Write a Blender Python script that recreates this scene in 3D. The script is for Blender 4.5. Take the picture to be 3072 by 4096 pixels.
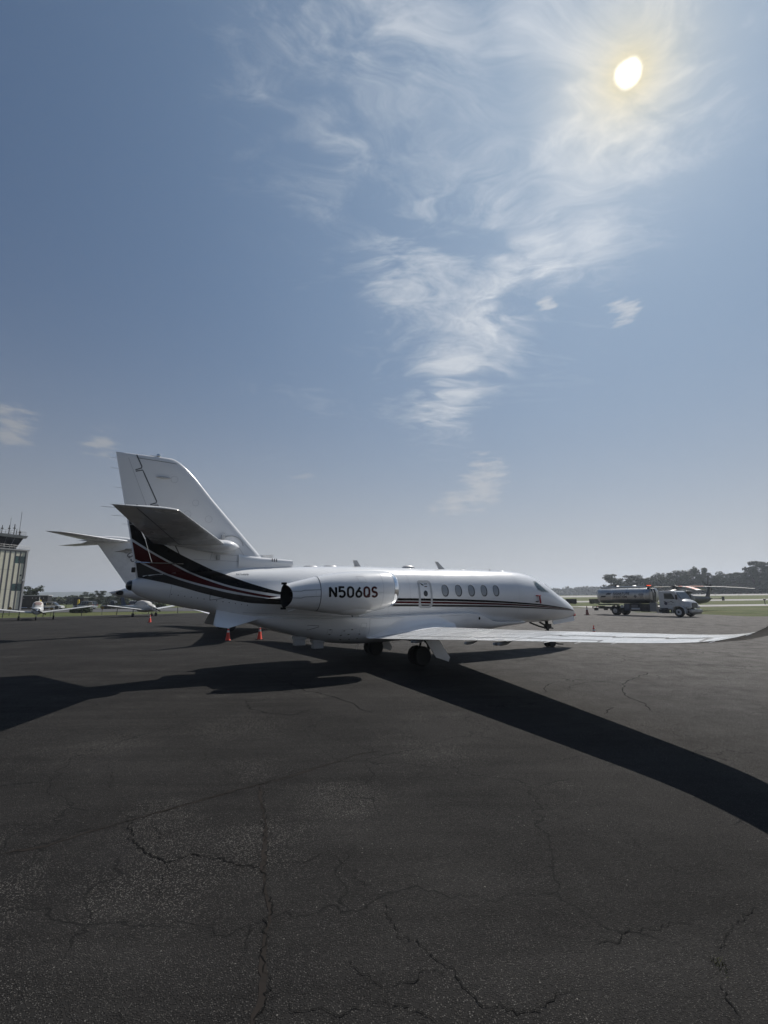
import bpy, bmesh, math, random
from mathutils import Vector, Matrix, Euler
random.seed(7)
PI = math.pi; R = math.radians
scn = bpy.context.scene; COL = scn.collection
for o in list(bpy.data.objects): bpy.data.objects.remove(o)

# ------------------------------------------------------------------ camera
cam = bpy.data.cameras.new('camera'); camo = bpy.data.objects.new('camera', cam); COL.objects.link(camo)
cam.sensor_fit = 'HORIZONTAL'; cam.sensor_width = 36.0; cam.lens = 36.0*1861.75/3072
cam.clip_start = 0.05; cam.clip_end = 20000
_right = Vector((0.99997681, 0.00123081, -0.00669791)); _up = Vector((0.00681006, -0.1807299, 0.98350919))
_back = _right.cross(_up).normalized()
M = Matrix((_right, _up, _back)).transposed().to_4x4(); M.translation = Vector((0, 0, 2.1706))
camo.matrix_world = M
scn.camera = camo

# ------------------------------------------------------------------ light
SUN_EL, SUN_AZ = R(48.63), R(33.19)            # azimuth measured clockwise from +Y
SD = Vector((math.cos(SUN_EL)*math.sin(SUN_AZ), math.cos(SUN_EL)*math.cos(SUN_AZ), math.sin(SUN_EL)))
sl = bpy.data.lights.new('sun', 'SUN'); sl.energy = 5.0; sl.angle = R(0.55); sl.color = (1.0, 0.95, 0.88)
so = bpy.data.objects.new('sun', sl); COL.objects.link(so)
so.rotation_euler = SD.to_track_quat('Z', 'Y').to_euler()
vs = scn.view_settings
vs.view_transform = 'Standard'; vs.look = 'None'; vs.gamma = 1.0; vs.exposure = 0.0; vs.use_curve_mapping = False
try: scn.display_settings.display_device = 'sRGB'
except Exception: pass

def build_world():
    w = bpy.data.worlds.new('World'); scn.world = w; w.use_nodes = True
    nt = w.node_tree; nt.nodes.clear(); N = nt.nodes.new; K = nt.links.new
    out = N('ShaderNodeOutputWorld'); bg = N('ShaderNodeBackground')
    sky = N('ShaderNodeTexSky'); sky.sky_type = 'NISHITA'; sky.sun_disc = False
    sky.sun_elevation = SUN_EL; sky.sun_rotation = SUN_AZ
    sky.altitude = 50; sky.air_density = 1.0; sky.dust_density = 0.4; sky.ozone_density = 2.0
    tc = N('ShaderNodeTexCoord')
    def m(op, a, b=None, c=None, clamp=False):
        n = N('ShaderNodeMath'); n.operation = op; n.use_clamp = clamp
        for i, v in enumerate((a, b, c)):
            if v is None: continue
            if isinstance(v, (int, float)): n.inputs[i].default_value = v
            else: K(v, n.inputs[i])
        return n.outputs[0]
    def vm(op, a, b=None):
        n = N('ShaderNodeVectorMath'); n.operation = op
        for i, v in enumerate((a, b)):
            if v is None: continue
            if isinstance(v, (tuple, list, Vector)): n.inputs[i].default_value = v
            else: K(v, n.inputs[i])
        return n
    def ramp(v, a, b, lo=0., hi=1., smooth=True):
        n = N('ShaderNodeMapRange'); n.interpolation_type = 'SMOOTHSTEP' if smooth else 'LINEAR'
        K(v, n.inputs[0]); n.inputs[1].default_value = a; n.inputs[2].default_value = b
        n.inputs[3].default_value = lo; n.inputs[4].default_value = hi
        return n.outputs[0]
    d = vm('NORMALIZE', tc.outputs['Generated']).outputs[0]
    sep = N('ShaderNodeSeparateXYZ'); K(d, sep.inputs[0])
    z = sep.outputs[2]
    zc = m('MAXIMUM', z, 0.0)
    inv = m('DIVIDE', 1.0, m('ADD', zc, 0.12))
    pl = vm('SCALE', d); K(inv, pl.inputs[3]); plane = pl.outputs[0]
    # wispy cirrus: stretched, warped noise on the cloud plane
    mp = N('ShaderNodeMapping'); K(plane, mp.inputs[0]); mp.inputs['Rotation'].default_value = (0, 0, R(-35)); mp.inputs['Scale'].default_value = (.85, 1.7, 1.0)
    warp = N('ShaderNodeTexNoise'); K(mp.outputs[0], warp.inputs['Vector']); warp.inputs['Scale'].default_value = 1.5; warp.inputs['Detail'].default_value = 3
    wv = vm('SUBTRACT', warp.outputs['Color'], (.5, .5, .5)); ws = vm('SCALE', wv.outputs[0]); ws.inputs[3].default_value = 1.15
    cv = vm('ADD', mp.outputs[0], ws.outputs[0]).outputs[0]
    n1 = N('ShaderNodeTexNoise'); K(cv, n1.inputs['Vector']); n1.inputs['Scale'].default_value = 2.4; n1.inputs['Detail'].default_value = 14; n1.inputs['Roughness'].default_value = .70
    n2 = N('ShaderNodeTexNoise'); K(cv, n2.inputs['Vector']); n2.inputs['Scale'].default_value = 8.5; n2.inputs['Detail'].default_value = 12; n2.inputs['Roughness'].default_value = .7
    def blob(c, r0, r1):
        c = Vector(c).normalized()
        ln = vm('LENGTH', vm('SUBTRACT', d, tuple(c)).outputs[0]).outputs['Value']
        return ramp(ln, r1, r0)
    blobs = [((.41,.60,.68),.02,.16,.6), ((.30,.82,.48),.0,.14,.45), ((.05,.70,.70),.0,.2,.6), ((.24,.66,.70),.0,.2,.7), ((-.12,.50,.86),.0,.26,.7), ((-.016,.576,.818),.04,.40,1.), ((-.20,.45,.87),.0,.28,.55), ((.06,.42,.90),.0,.30,.8), ((.33,.70,.63),.03,.22,.8), ((.45,.50,.74),.0,.22,.7), ((-.10,.66,.74),.0,.2,.4), ((.095,.625,.775),.03,.28,1.), ((.24,.536,.809),.02,.26,.9), ((.141,.695,.705),.05,.24,.9), ((.27,.754,.597),.03,.17,1.),
             ((.065,.791,.608),.03,.24,.9), ((.362,.553,.751),.06,.30,1.), ((.401,.666,.629),.03,.16,.6), ((.202,.828,.524),.03,.20,1.), ((.15,.874,.451),.03,.17,1.), ((.118,.918,.38),.02,.14,1.)]
    acc = None
    for c, a, b, wgt in blobs:
        v = m('MULTIPLY', blob(c, a, b), wgt)
        acc = v if acc is None else m('MAXIMUM', acc, v)
    low = N('ShaderNodeTexNoise'); K(plane, low.inputs['Vector']); low.inputs['Scale'].default_value = .8; low.inputs['Detail'].default_value = 3
    base = m('MULTIPLY', ramp(low.outputs[0], .45, .75), .5)
    gap = N('ShaderNodeTexNoise'); K(cv, gap.inputs['Vector']); gap.inputs['Scale'].default_value = 3.0; gap.inputs['Detail'].default_value = 4; gap.inputs['Roughness'].default_value = .55
    acc = m('MULTIPLY', acc, ramp(gap.outputs[0], .37, .55, .62, 1.15))
    mask = m('MAXIMUM', acc, base)
    dens = m('ADD', m('MULTIPLY', n1.outputs[0], .62), m('MULTIPLY', n2.outputs[0], .38))
    lo = m('SUBTRACT', .58, m('MULTIPLY', mask, .20))
    cir = m('ADD', m('POWER', m('MULTIPLY', m('DIVIDE', m('SUBTRACT', dens, lo), .25), 1.0, clamp=True), 1.25), m('MULTIPLY', mask, .09), clamp=True)
    cir = m('MULTIPLY', m('MULTIPLY', cir, mask), ramp(z, .02, .14))
    # small low puffs
    pv = vm('MULTIPLY', d, (1., 1., 4.2)).outputs[0]
    n3 = N('ShaderNodeTexNoise'); K(pv, n3.inputs['Vector']); n3.inputs['Scale'].default_value = 15; n3.inputs['Detail'].default_value = 9; n3.inputs['Roughness'].default_value = .6
    pm = None
    for c, a, b, wgt in [((.205,.949,.238),.0,.085,1.), ((-.616,.737,.278),.0,.07,.8), ((-.50,.79,.27),.0,.05,.75), ((.428,.752,.502),.0,.045,.8), ((.32,.82,.56),.0,.03,.5), ((.14,.955,.19),.0,.07,.6), ((-.17,.93,.235),.0,.05,.4)]:
        v = m('MULTIPLY', blob(c, a, b), wgt); pm = v if pm is None else m('MAXIMUM', pm, v)
    puff = m('MULTIPLY', ramp(m('ADD', n3.outputs[0], m('MULTIPLY', pm, .30)), .56, .82), ramp(pm, .0, .3))
    # brightness of cloud and haze grows towards the sun (forward scattering)
    dt = vm('DOT_PRODUCT', d, tuple(SD)).outputs['Value']
    g = ramp(dt, .1, 1.0, 0., 1., False); g2 = m('POWER', g, 2.2)
    cb = m('ADD', m('MULTIPLY', g2, .40), .35)
    ccol = N('ShaderNodeMix'); ccol.data_type = 'RGBA'; K(g2, ccol.inputs[0]); ccol.inputs[6].default_value = (.80, .88, 1.0, 1); ccol.inputs[7].default_value = (.94, .95, 1.0, 1)
    cloudc = vm('SCALE', ccol.outputs[2]); K(cb, cloudc.inputs[3])
    sk0 = vm('SCALE', sky.outputs[0]); sk0.inputs[3].default_value = SKY_K
    skys = vm('DIVIDE', sk0.outputs[0], vm('ADD', vm('SCALE', sk0.outputs[0]).outputs[0], (1., 1., 1.)).outputs[0])   # highlight shoulder near the sun
    skys = vm('MULTIPLY', skys.outputs[0], (.86, 1.06, 1.32))
    # haze layer near the horizon
    hz = m('MULTIPLY', m('POWER', m('SUBTRACT', 1.0, zc, clamp=True), 4.6), .90)
    hcol = vm('SCALE', (1.17, 1.04, .91)); 
    hb = m('ADD', m('MULTIPLY', ramp(dt, -.6, .8, 0., 1., True), .19), .255); K(hb, hcol.inputs[3])
    mx0 = N('ShaderNodeMix'); mx0.data_type = 'RGBA'; K(hz, mx0.inputs[0]); K(skys.outputs[0], mx0.inputs[6]); K(hcol.outputs[0], mx0.inputs[7])
    mx = N('ShaderNodeMix'); mx.data_type = 'RGBA'; K(m('MULTIPLY', cir, .85), mx.inputs[0]); K(mx0.outputs[2], mx.inputs[6]); K(cloudc.outputs[0], mx.inputs[7])
    pc = vm('SCALE', (1.0, .97, .95)); K(m('ADD', m('MULTIPLY', g2, .3), .34), pc.inputs[3])
    mx2 = N('ShaderNodeMix'); mx2.data_type = 'RGBA'; K(m('MULTIPLY', puff, .65), mx2.inputs[0]); K(mx.outputs[2], mx2.inputs[6]); K(pc.outputs[0], mx2.inputs[7])
    # veiled sun: the disc blown out through thin cloud, with a warm aureole
    ang = m('ARCCOSINE', m('MINIMUM', dt, 1.0))
    edge = N('ShaderNodeTexNoise'); K(d, edge.inputs['Vector']); edge.inputs['Scale'].default_value = 34; edge.inputs['Detail'].default_value = 3
    ang2 = m('ADD', ang, m('MULTIPLY', m('SUBTRACT', edge.outputs[0], .5), .010))
    disc = m('MULTIPLY', ramp(ang2, .021, .002), 3.2)
    aur = m('MULTIPLY', m('EXPONENT', m('MULTIPLY', ang, -17.)), .30)
    aur2 = m('MULTIPLY', m('EXPONENT', m('MULTIPLY', ang, -6.5)), .10)
    sc1 = vm('SCALE', (1.0, .74, .38)); K(aur, sc1.inputs[3])
    sc2 = vm('SCALE', (1.0, .96, .92)); K(aur2, sc2.inputs[3])
    sc3 = vm('SCALE', (1.0, .99, .96)); K(disc, sc3.inputs[3])
    sc4 = vm('SCALE', (.58, .84, 1.12)); K(m('MULTIPLY', m('EXPONENT', m('MULTIPLY', ang, -1.5)), .34), sc4.inputs[3])
    tot = vm('ADD', mx2.outputs[2], sc2.outputs[0]); tot = vm('ADD', tot.outputs[0], sc4.outputs[0])
    tot = vm('DIVIDE', tot.outputs[0], vm('ADD', vm('POWER', vm('SCALE', tot.outputs[0]).outputs[0], (3., 3., 3.)).outputs[0], (1., 1., 1.)).outputs[0]) if False else tot
    # soft shoulder so that the veil round the sun keeps its texture
    knee = vm('DIVIDE', tot.outputs[0], vm('ADD', tot.outputs[0], (1.05, 1.05, 1.05)).outputs[0]); tot = vm('POWER', vm('SCALE', knee.outputs[0]).outputs[0], (1.35, 1.35, 1.35)); tot = vm('SCALE', tot.outputs[0]); tot.inputs[3].default_value = 1.95
    warm = vm('SUBTRACT', (1., 1., 1.), None); ws_ = vm('SCALE', (.0, .20, .62)); K(m('EXPONENT', m('MULTIPLY', ang, -24.)), ws_.inputs[3]); K(ws_.outputs[0], warm.inputs[1])
    tot = vm('MULTIPLY', tot.outputs[0], warm.outputs[0]); tot = vm('ADD', tot.outputs[0], sc1.outputs[0]); tot = vm('ADD', tot.outputs[0], sc3.outputs[0])
    fin = vm('SCALE', tot.outputs[0]); fin.inputs[3].default_value = 1.0/SKY_S
    K(fin.outputs[0], bg.inputs[0]); bg.inputs[1].default_value = SKY_S
    K(bg.outputs[0], out.inputs[0])
SKY_S = 0.1; SKY_K = 0.042
build_world()

# ------------------------------------------------------------------ materials
def nodes(m):
    m.use_nodes = True; nt = m.node_tree
    return nt, nt.nodes['Principled BSDF']
MATS = {}
def mat(name, col, rough=.5, metal=0., coat=0., var=.06, nscale=3., bump=0., bscale=40., trans=0., emit=None, spec=None):
    if name in MATS: return MATS[name]
    m = bpy.data.materials.new(name); nt, b = nodes(m); K = nt.links.new
    b.inputs['Metallic'].default_value = metal; b.inputs['Coat Weight'].default_value = coat; b.inputs['Coat Roughness'].default_value = .08
    if trans: b.inputs['Transmission Weight'].default_value = trans
    if spec is not None: b.inputs['Specular IOR Level'].default_value = spec
    tc = nt.nodes.new('ShaderNodeTexCoord')
    n = nt.nodes.new('ShaderNodeTexNoise'); n.inputs['Scale'].default_value = nscale; n.inputs['Detail'].default_value = 6; K(tc.outputs['Object'], n.inputs['Vector'])
    mr = nt.nodes.new('ShaderNodeMapRange'); K(n.outputs[0], mr.inputs[0]); mr.inputs[1].default_value = .25; mr.inputs[2].default_value = .75
    mr.inputs[3].default_value = 1-var; mr.inputs[4].default_value = 1+var
    vm = nt.nodes.new('ShaderNodeVectorMath'); vm.operation = 'SCALE'; vm.inputs[0].default_value = col[:3]; K(mr.outputs[0], vm.inputs[3])
    K(vm.outputs[0], b.inputs['Base Color'])
    mr2 = nt.nodes.new('ShaderNodeMapRange'); K(n.outputs[0], mr2.inputs[0]); mr2.inputs[1].default_value = .3; mr2.inputs[2].default_value = .7
    mr2.inputs[3].default_value = rough*.85; mr2.inputs[4].default_value = min(1, rough*1.2); K(mr2.outputs[0], b.inputs['Roughness'])
    if emit:
        b.inputs['Emission Color'].default_value = (*emit[:3], 1); b.inputs['Emission Strength'].default_value = emit[3]
    if bump:
        n2 = nt.nodes.new('ShaderNodeTexNoise'); n2.inputs['Scale'].default_value = bscale; n2.inputs['Detail'].default_value = 4; K(tc.outputs['Object'], n2.inputs['Vector'])
        bp = nt.nodes.new('ShaderNodeBump'); bp.inputs['Strength'].default_value = bump; bp.inputs['Distance'].default_value = .02; K(n2.outputs[0], bp.inputs['Height']); K(bp.outputs[0], b.inputs['Normal'])
    MATS[name] = m; return m
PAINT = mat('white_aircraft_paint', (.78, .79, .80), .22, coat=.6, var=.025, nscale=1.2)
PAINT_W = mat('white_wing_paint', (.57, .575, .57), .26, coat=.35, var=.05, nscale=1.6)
PAINT_G = mat('pale_grey_paint', (.42, .43, .44), .4, var=.05)
BLACK = mat('black_livery', (.003, .003, .0035), .3, var=.1, spec=.14)
RED = mat('dark_red_livery', (.060, .0035, .005), .3, var=.08, spec=.14)
TAUPE = mat('grey_livery', (.045, .042, .040), .3, var=.08, spec=.14)
LINE = mat('silver_pinstripe', (.52, .53, .54), .3, coat=.3, var=.03)
SEAM = mat('panel_seam', (.10, .105, .115), .7, var=.1)
SEAM_L = mat('pale_panel_seam', (.44, .45, .47), .6, var=.1)
CHROME = mat('polished_metal', (.82, .83, .84), .12, metal=1., var=.03)
STEEL = mat('brushed_steel', (.42, .42, .42), .34, metal=.95, var=.12, nscale=4)
DARKM = mat('dark_metal', (.035, .034, .034), .5, metal=.4, var=.2)
SOOT = mat('sooty_exhaust_metal', (.012, .012, .012), .8, var=.2, spec=.2)
RUBBER = mat('tyre_rubber', (.012, .012, .012), .75, var=.2, bump=.2)
GLASS = mat('dark_glass', (.02, .025, .03), .06, coat=.5, var=.05)
PANE = mat('cabin_window_blind', (.27, .29, .31), .18, coat=.8, var=.05)
ORANGE = mat('cone_orange', (.75, .055, .02), .45, var=.06, nscale=14)
REFL = mat('cone_reflective_band', (.72, .72, .70), .35)
REDR = mat('red_cover_fabric', (.30, .010, .02), .7)
LAMP_R = mat('amber_beacon_lens', (.6, .04, .01), .3, emit=(1., .10, .03, 1.2))
ORW = mat('blade_orange', (.62, .13, .06), .45, var=.1)

# ------------------------------------------------------------------ helpers
def tag(o, label=None, cat=None, group=None, kind=None):
    if label: o['label'] = label
    if cat: o['category'] = cat
    if group: o['group'] = group
    if kind: o['kind'] = kind
    return o
def thing(name, label, cat, loc=(0, 0, 0), rz=0., group=None):
    o = bpy.data.objects.new(name, None); COL.objects.link(o); o.empty_display_size = .3
    o.location = loc; o.rotation_euler = (0, 0, rz)
    return tag(o, label, cat, group)
class MB:
    def __init__(s): s.v = []; s.f = []
    def add(s, vs, fs):
        k = len(s.v); s.v += [tuple(p) for p in vs]; s.f += [tuple(i+k for i in f) for f in fs]; return s
    def box(s, c, d, rot=None, taper=None):
        tx, ty = taper or (1, 1); vs = []
        for z in (-.5, .5):
            kx, ky = (1, 1) if z < 0 else (tx, ty)
            for x, y in ((-.5, -.5), (.5, -.5), (.5, .5), (-.5, .5)):
                vs.append(Vector((x*d[0]*kx, y*d[1]*ky, z*d[2])))
        if rot is not None: vs = [rot @ p for p in vs]
        vs = [p + Vector(c) for p in vs]
        return s.add(vs, [(3, 2, 1, 0), (4, 5, 6, 7), (0, 1, 5, 4), (1, 2, 6, 5), (2, 3, 7, 6), (3, 0, 4, 7)])
    def loft(s, rings, caps=(True, True), closed=True):
        n = len(rings[0]); vs = [p for r in rings for p in r]; fs = []
        for i in range(len(rings)-1):
            for j in range(n if closed else n-1):
                a = i*n+j; b = i*n+(j+1) % n
                fs.append((a, b, b+n, a+n))
        if closed and caps[0]: fs.append(tuple(reversed(range(n))))
        if closed and caps[1]: fs.append(tuple(range((len(rings)-1)*n, len(rings)*n)))
        return s.add(vs, fs)
    def tube(s, pts, r, n=8, caps=True):
        pts = [Vector(p) for p in pts]; rr = r if isinstance(r, (list, tuple)) else [r]*len(pts); rings = []
        for i, p in enumerate(pts):
            t = (pts[min(i+1, len(pts)-1)]-pts[max(i-1, 0)]).normalized()
            a = t.cross(Vector((0, 0, 1)) if abs(t.z) < .9 else Vector((1, 0, 0))).normalized(); b = t.cross(a)
            rings.append([p+(a*math.cos(2*PI*k/n)+b*math.sin(2*PI*k/n))*rr[i] for k in range(n)])
        return s.loft(rings, (caps, caps))
    def lathe(s, prof, c=(0, 0, 0), axis='Z', n=24):
        """prof: (radius, along)"""
        rings = []; c = Vector(c)
        for r_, h_ in prof:
            ring = []
            for k in range(n):
                a = 2*PI*k/n; x, y = r_*math.cos(a), r_*math.sin(a)
                ring.append(c + (Vector((x, y, h_)) if axis == 'Z' else Vector((h_, x, y)) if axis == 'X' else Vector((x, h_, y))))
            rings.append(ring)
        return s.loft(rings)
    def sphere(s, c, d, nu=12, nv=8, top_only=False):
        rings = []
        for i in range(nv+1):
            ph = PI*i/nv
            if top_only: ph = PI*.5*i/nv
            rr = max(math.sin(ph), .001)
            rings.append([Vector((c[0]+d[0]*rr*math.cos(2*PI*k/nu), c[1]+d[1]*rr*math.sin(2*PI*k/nu), c[2]+d[2]*math.cos(ph))) for k in range(nu)])
        return s.loft(rings)
    def prism(s, poly, thick, axis=1, at=0.):
        """poly = 2D outline in the two axes other than `axis`; extruded from at-thick/2 to at+thick/2"""
        n = len(poly); vs = []
        for t in (at-thick/2, at+thick/2):
            for a, b in poly:
                vs.append((t, a, b) if axis == 0 else (a, t, b) if axis == 1 else (a, b, t))
        fs = [tuple(reversed(range(n))), tuple(range(n, 2*n))] + [(i, (i+1) % n, n+(i+1) % n, n+i) for i in range(n)]
        return s.add(vs, fs)
    def mesh(s, name, m=None, smooth=True, ang=38, fix=True):
        me = bpy.data.meshes.new(name); me.from_pydata(s.v, [], s.f); 
        if fix:
            bm = bmesh.new(); bm.from_mesh(me); bmesh.ops.recalc_face_normals(bm, faces=bm.faces); bm.to_mesh(me); bm.free()
        if m: me.materials.append(m)
        if smooth:
            me.polygons.foreach_set('use_smooth', [True]*len(me.polygons))
            try: me.set_sharp_from_angle(angle=R(ang))
            except Exception: pass
        me.update(); return me
    def build(s, name, m=None, parent=None, smooth=True, ang=38, fix=True, bevel=0., loc=None):
        o = bpy.data.objects.new(name, s.mesh(name, m, smooth, ang, fix)); COL.objects.link(o)
        if parent is not None: o.parent = parent
        if loc is not None: o.location = loc
        if bevel:
            b = o.modifiers.new('bevel', 'BEVEL'); b.width = bevel; b.segments = 2; b.limit_method = 'ANGLE'; b.angle_limit = R(40)
        return o
def copy_tree(o, parent=None):
    c = o.copy(); COL.objects.link(c)
    if parent is not None: c.parent = parent
    for ch in list(o.children): copy_tree(ch, c)
    return c
# stroke lettering: each glyph is a set of polylines in a 1 x 1.4 box
def arc(cx, cy, rx, ry, a0, a1, n=7):
    return [(cx+rx*math.cos(R(a0+(a1-a0)*i/n)), cy+ry*math.sin(R(a0+(a1-a0)*i/n))) for i in range(n+1)]
GL = {
 'N': [[(0, 0), (0, 1.4)], [(0, 1.4), (.8, 0)], [(.8, 0), (.8, 1.4)]],
 '5': [[(.74, 1.4), (.1, 1.4), (.06, .82)]+arc(.4, .44, .38, .44, 115, -150, 12)],
 '0': [arc(.4, 1.0, .38, .40, 0, 180, 8)+arc(.4, .40, .38, .40, 180, 360, 8)+[(.78, 1.0)]],
 '6': [[(.62, 1.4), (.12, .68)], arc(.4, .42, .38, .42, 0, 360, 16)],
 'Q': [arc(.4, 1.0, .38, .40, 0, 180, 8)+arc(.4, .40, .38, .40, 180, 360, 8)+[(.78, 1.0)], [(.5, .35), (.84, -.04)]],
 'S': [arc(.4, 1.04, .35, .36, 25, 270, 10)+arc(.4, .36, .38, .36, 90, -155, 10)],
 'I': [[(.1, 0), (.1, 1.4)]],
 'G': [arc(.42, .7, .40, .70, 48, 330, 14)+[(.78, .62), (.45, .62)]],
 'A': [[(0, 0), (.42, 1.4), (.84, 0)], [(.16, .45), (.68, .45)]],
 'T': [[(.4, 0), (.4, 1.4)], [(0, 1.4), (.8, 1.4)]],
 'U': [[(0, 1.4), (0, .45)]+arc(.4, .42, .40, .42, 180, 360, 10)+[(.8, 1.4)]],
 'R': [[(0, 0), (0, 1.4), (.42, 1.4)]+arc(.42, 1.03, .36, .37, 90, -90, 8)+[(0, .66)], [(.40, .66), (.8, 0)]],
 'E': [[(.72, 1.4), (0, 1.4), (0, 0), (.72, 0)], [(0, .72), (.62, .72)]],
 'V': [[(0, 1.4), (.42, 0), (.84, 1.4)]],
 'O': [arc(.45, .7, .44, .70, 0, 360, 20)],
 'D': [[(0, 0), (0, 1.4), (.3, 1.4)]+arc(.3, .7, .46, .70, 90, -90, 10)+[(0, 0)]],
 'X': [[(0, 0), (.8, 1.4)], [(0, 1.4), (.8, 0)]],
 '4': [[(.6, 0), (.6, 1.4), (0, .42), (.82, .42)]],
 '1': [[(.1, 1.1), (.4, 1.4), (.4, 0)]],
 '8': [arc(.4, 1.04, .34, .36, 0, 360, 14), arc(.4, .37, .38, .37, 0, 360, 14)],
 'J': [[(.6, 1.4), (.6, .4)]+arc(.32, .36, .28, .36, 0, -160, 8)],
 'L': [[(0, 1.4), (0, 0), (.7, 0)]],
}
WID = {'I': .2, '1': .5}
def stroke_faces(mb, pts, w, fn):
    """ribbon of width w round a 2-D polyline, mapped to 3-D with fn(u, v)"""
    P = [Vector(p) for p in pts]; L_ = []; 
    for i, p in enumerate(P):
        a = P[max(i-1, 0)]; b = P[min(i+1, len(P)-1)]
        if (P[0]-P[-1]).length < 1e-6 and i in (0, len(P)-1): a, b = P[-2], P[1]
        t1 = (p-a).normalized() if (p-a).length > 1e-9 else (b-p).normalized(); t2 = (b-p).normalized() if (b-p).length > 1e-9 else t1
        if (P[0]-P[-1]).length < 1e-6 and i == len(P)-1: t2 = (P[1]-p).normalized()
        t = t1+t2; t = t.normalized() if t.length > 1e-6 else t1
        n = Vector((-t.y, t.x)); k = 1/max(.5, n.dot(Vector((-t1.y, t1.x))))
        e = 0.
        L_.append((p+n*w*.5*k, p-n*w*.5*k))
    vs = []; fs = []
    for i, (a, b) in enumerate(L_):
        vs += [fn(a.x, a.y), fn(b.x, b.y)]
        if i: fs.append((2*i-2, 2*i-1, 2*i+1, 2*i))
    mb.add(vs, fs)
def subdiv(pts, step):
    out = [pts[0]]
    for a, b in zip(pts, pts[1:]):
        n = max(1, int(math.hypot(b[0]-a[0], b[1]-a[1])/step))
        out += [(a[0]+(b[0]-a[0])*i/n, a[1]+(b[1]-a[1])*i/n) for i in range(1, n+1)]
    return out
def word(txt, fn, x0, y0, hgt, w=.2, gap=.28, name='lettering', m=None, parent=None, total=None):
    """letters laid from (x0, y0) rightwards; hgt = cap height; fn maps (u, v) to 3-D; letters are separate meshes"""
    adv = sum(WID.get(c, .84)+gap if c != ' ' else .6 for c in txt)-gap
    sx = hgt/1.4 if total is None else total/adv
    k = 0.; obs = []
    for c in txt:
        if c == ' ': k += .6; continue
        mb = MB()
        for li, pl in enumerate(GL[c]):
            stroke_faces(mb, subdiv(pl, .35), w, lambda u, v, k=k, li=li: fn(x0+(k+u)*sx, y0+v*hgt/1.4, li))
        o = mb.build(name, m(c) if callable(m) else m, parent, smooth=False, fix=False); obs.append(o)
        k += WID.get(c, .84)+gap
    return obs

# ------------------------------------------------------------------ terrain
def sst(a, b, x):
    t = min(1, max(0, (x-a)/(b-a))); return t*t*(3-2*t)
def elev(x, y):
    r = math.hypot(x, y); wl = sst(-12, -40, x) if x < 0 else 0.; wl = sst(12, 42, -x); wr = sst(5, 40, x)
    far = sst(600, 1200, r)
    return wr*(.009*min(max(r-75, 0), 330)) 
def ground_mat(name, cols, scale, stone=0., bump=.3, rough=.9, extra=None):
    m = bpy.data.materials.new(name); nt, b = nodes(m); K = nt.links.new; N = nt.nodes.new
    tc = N('ShaderNodeTexCoord'); P = tc.outputs['Object']
    def noise(s, det=6, ro=.6, off=0.):
        n = N('ShaderNodeTexNoise'); n.inputs['Scale'].default_value = s; n.inputs['Detail'].default_value = det; n.inputs['Roughness'].default_value = ro
        if off:
            a = N('ShaderNodeVectorMath'); a.operation = 'ADD'; a.inputs[1].default_value = (off, off*1.7, 0); K(P, a.inputs[0]); K(a.outputs[0], n.inputs['Vector'])
        else: K(P, n.inputs['Vector'])
        return n.outputs[0]
    def mp(v, a, b_, lo=0., hi=1.):
        n = N('ShaderNodeMapRange'); n.interpolation_type = 'SMOOTHSTEP'; K(v, n.inputs[0]); n.inputs[1].default_value = a; n.inputs[2].default_value = b_; n.inputs[3].default_value = lo; n.inputs[4].default_value = hi
        return n.outputs[0]
    def mixc(f, a, c):
        n = N('ShaderNodeMix'); n.data_type = 'RGBA'
        for i, v in ((0, f), (6, a), (7, c)):
            if isinstance(v, (int, float)): n.inputs[i].default_value = v
            elif isinstance(v, (tuple, list)): n.inputs[i].default_value = (*v[:3], 1)
            else: K(v, n.inputs[i])
        return n.outputs[2]
    def mul(a, c):
        n = N('ShaderNodeMath'); n.operation = 'MULTIPLY'
        for i, v in enumerate((a, c)):
            if isinstance(v, (int, float)): n.inputs[i].default_value = v
            else: K(v, n.inputs[i])
        return n.outputs[0]
    c = mixc(mp(noise(scale), .35, .65), cols[0], cols[1])
    return m, nt, b, K, N, P, noise, mp, mixc, mul, c

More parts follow.
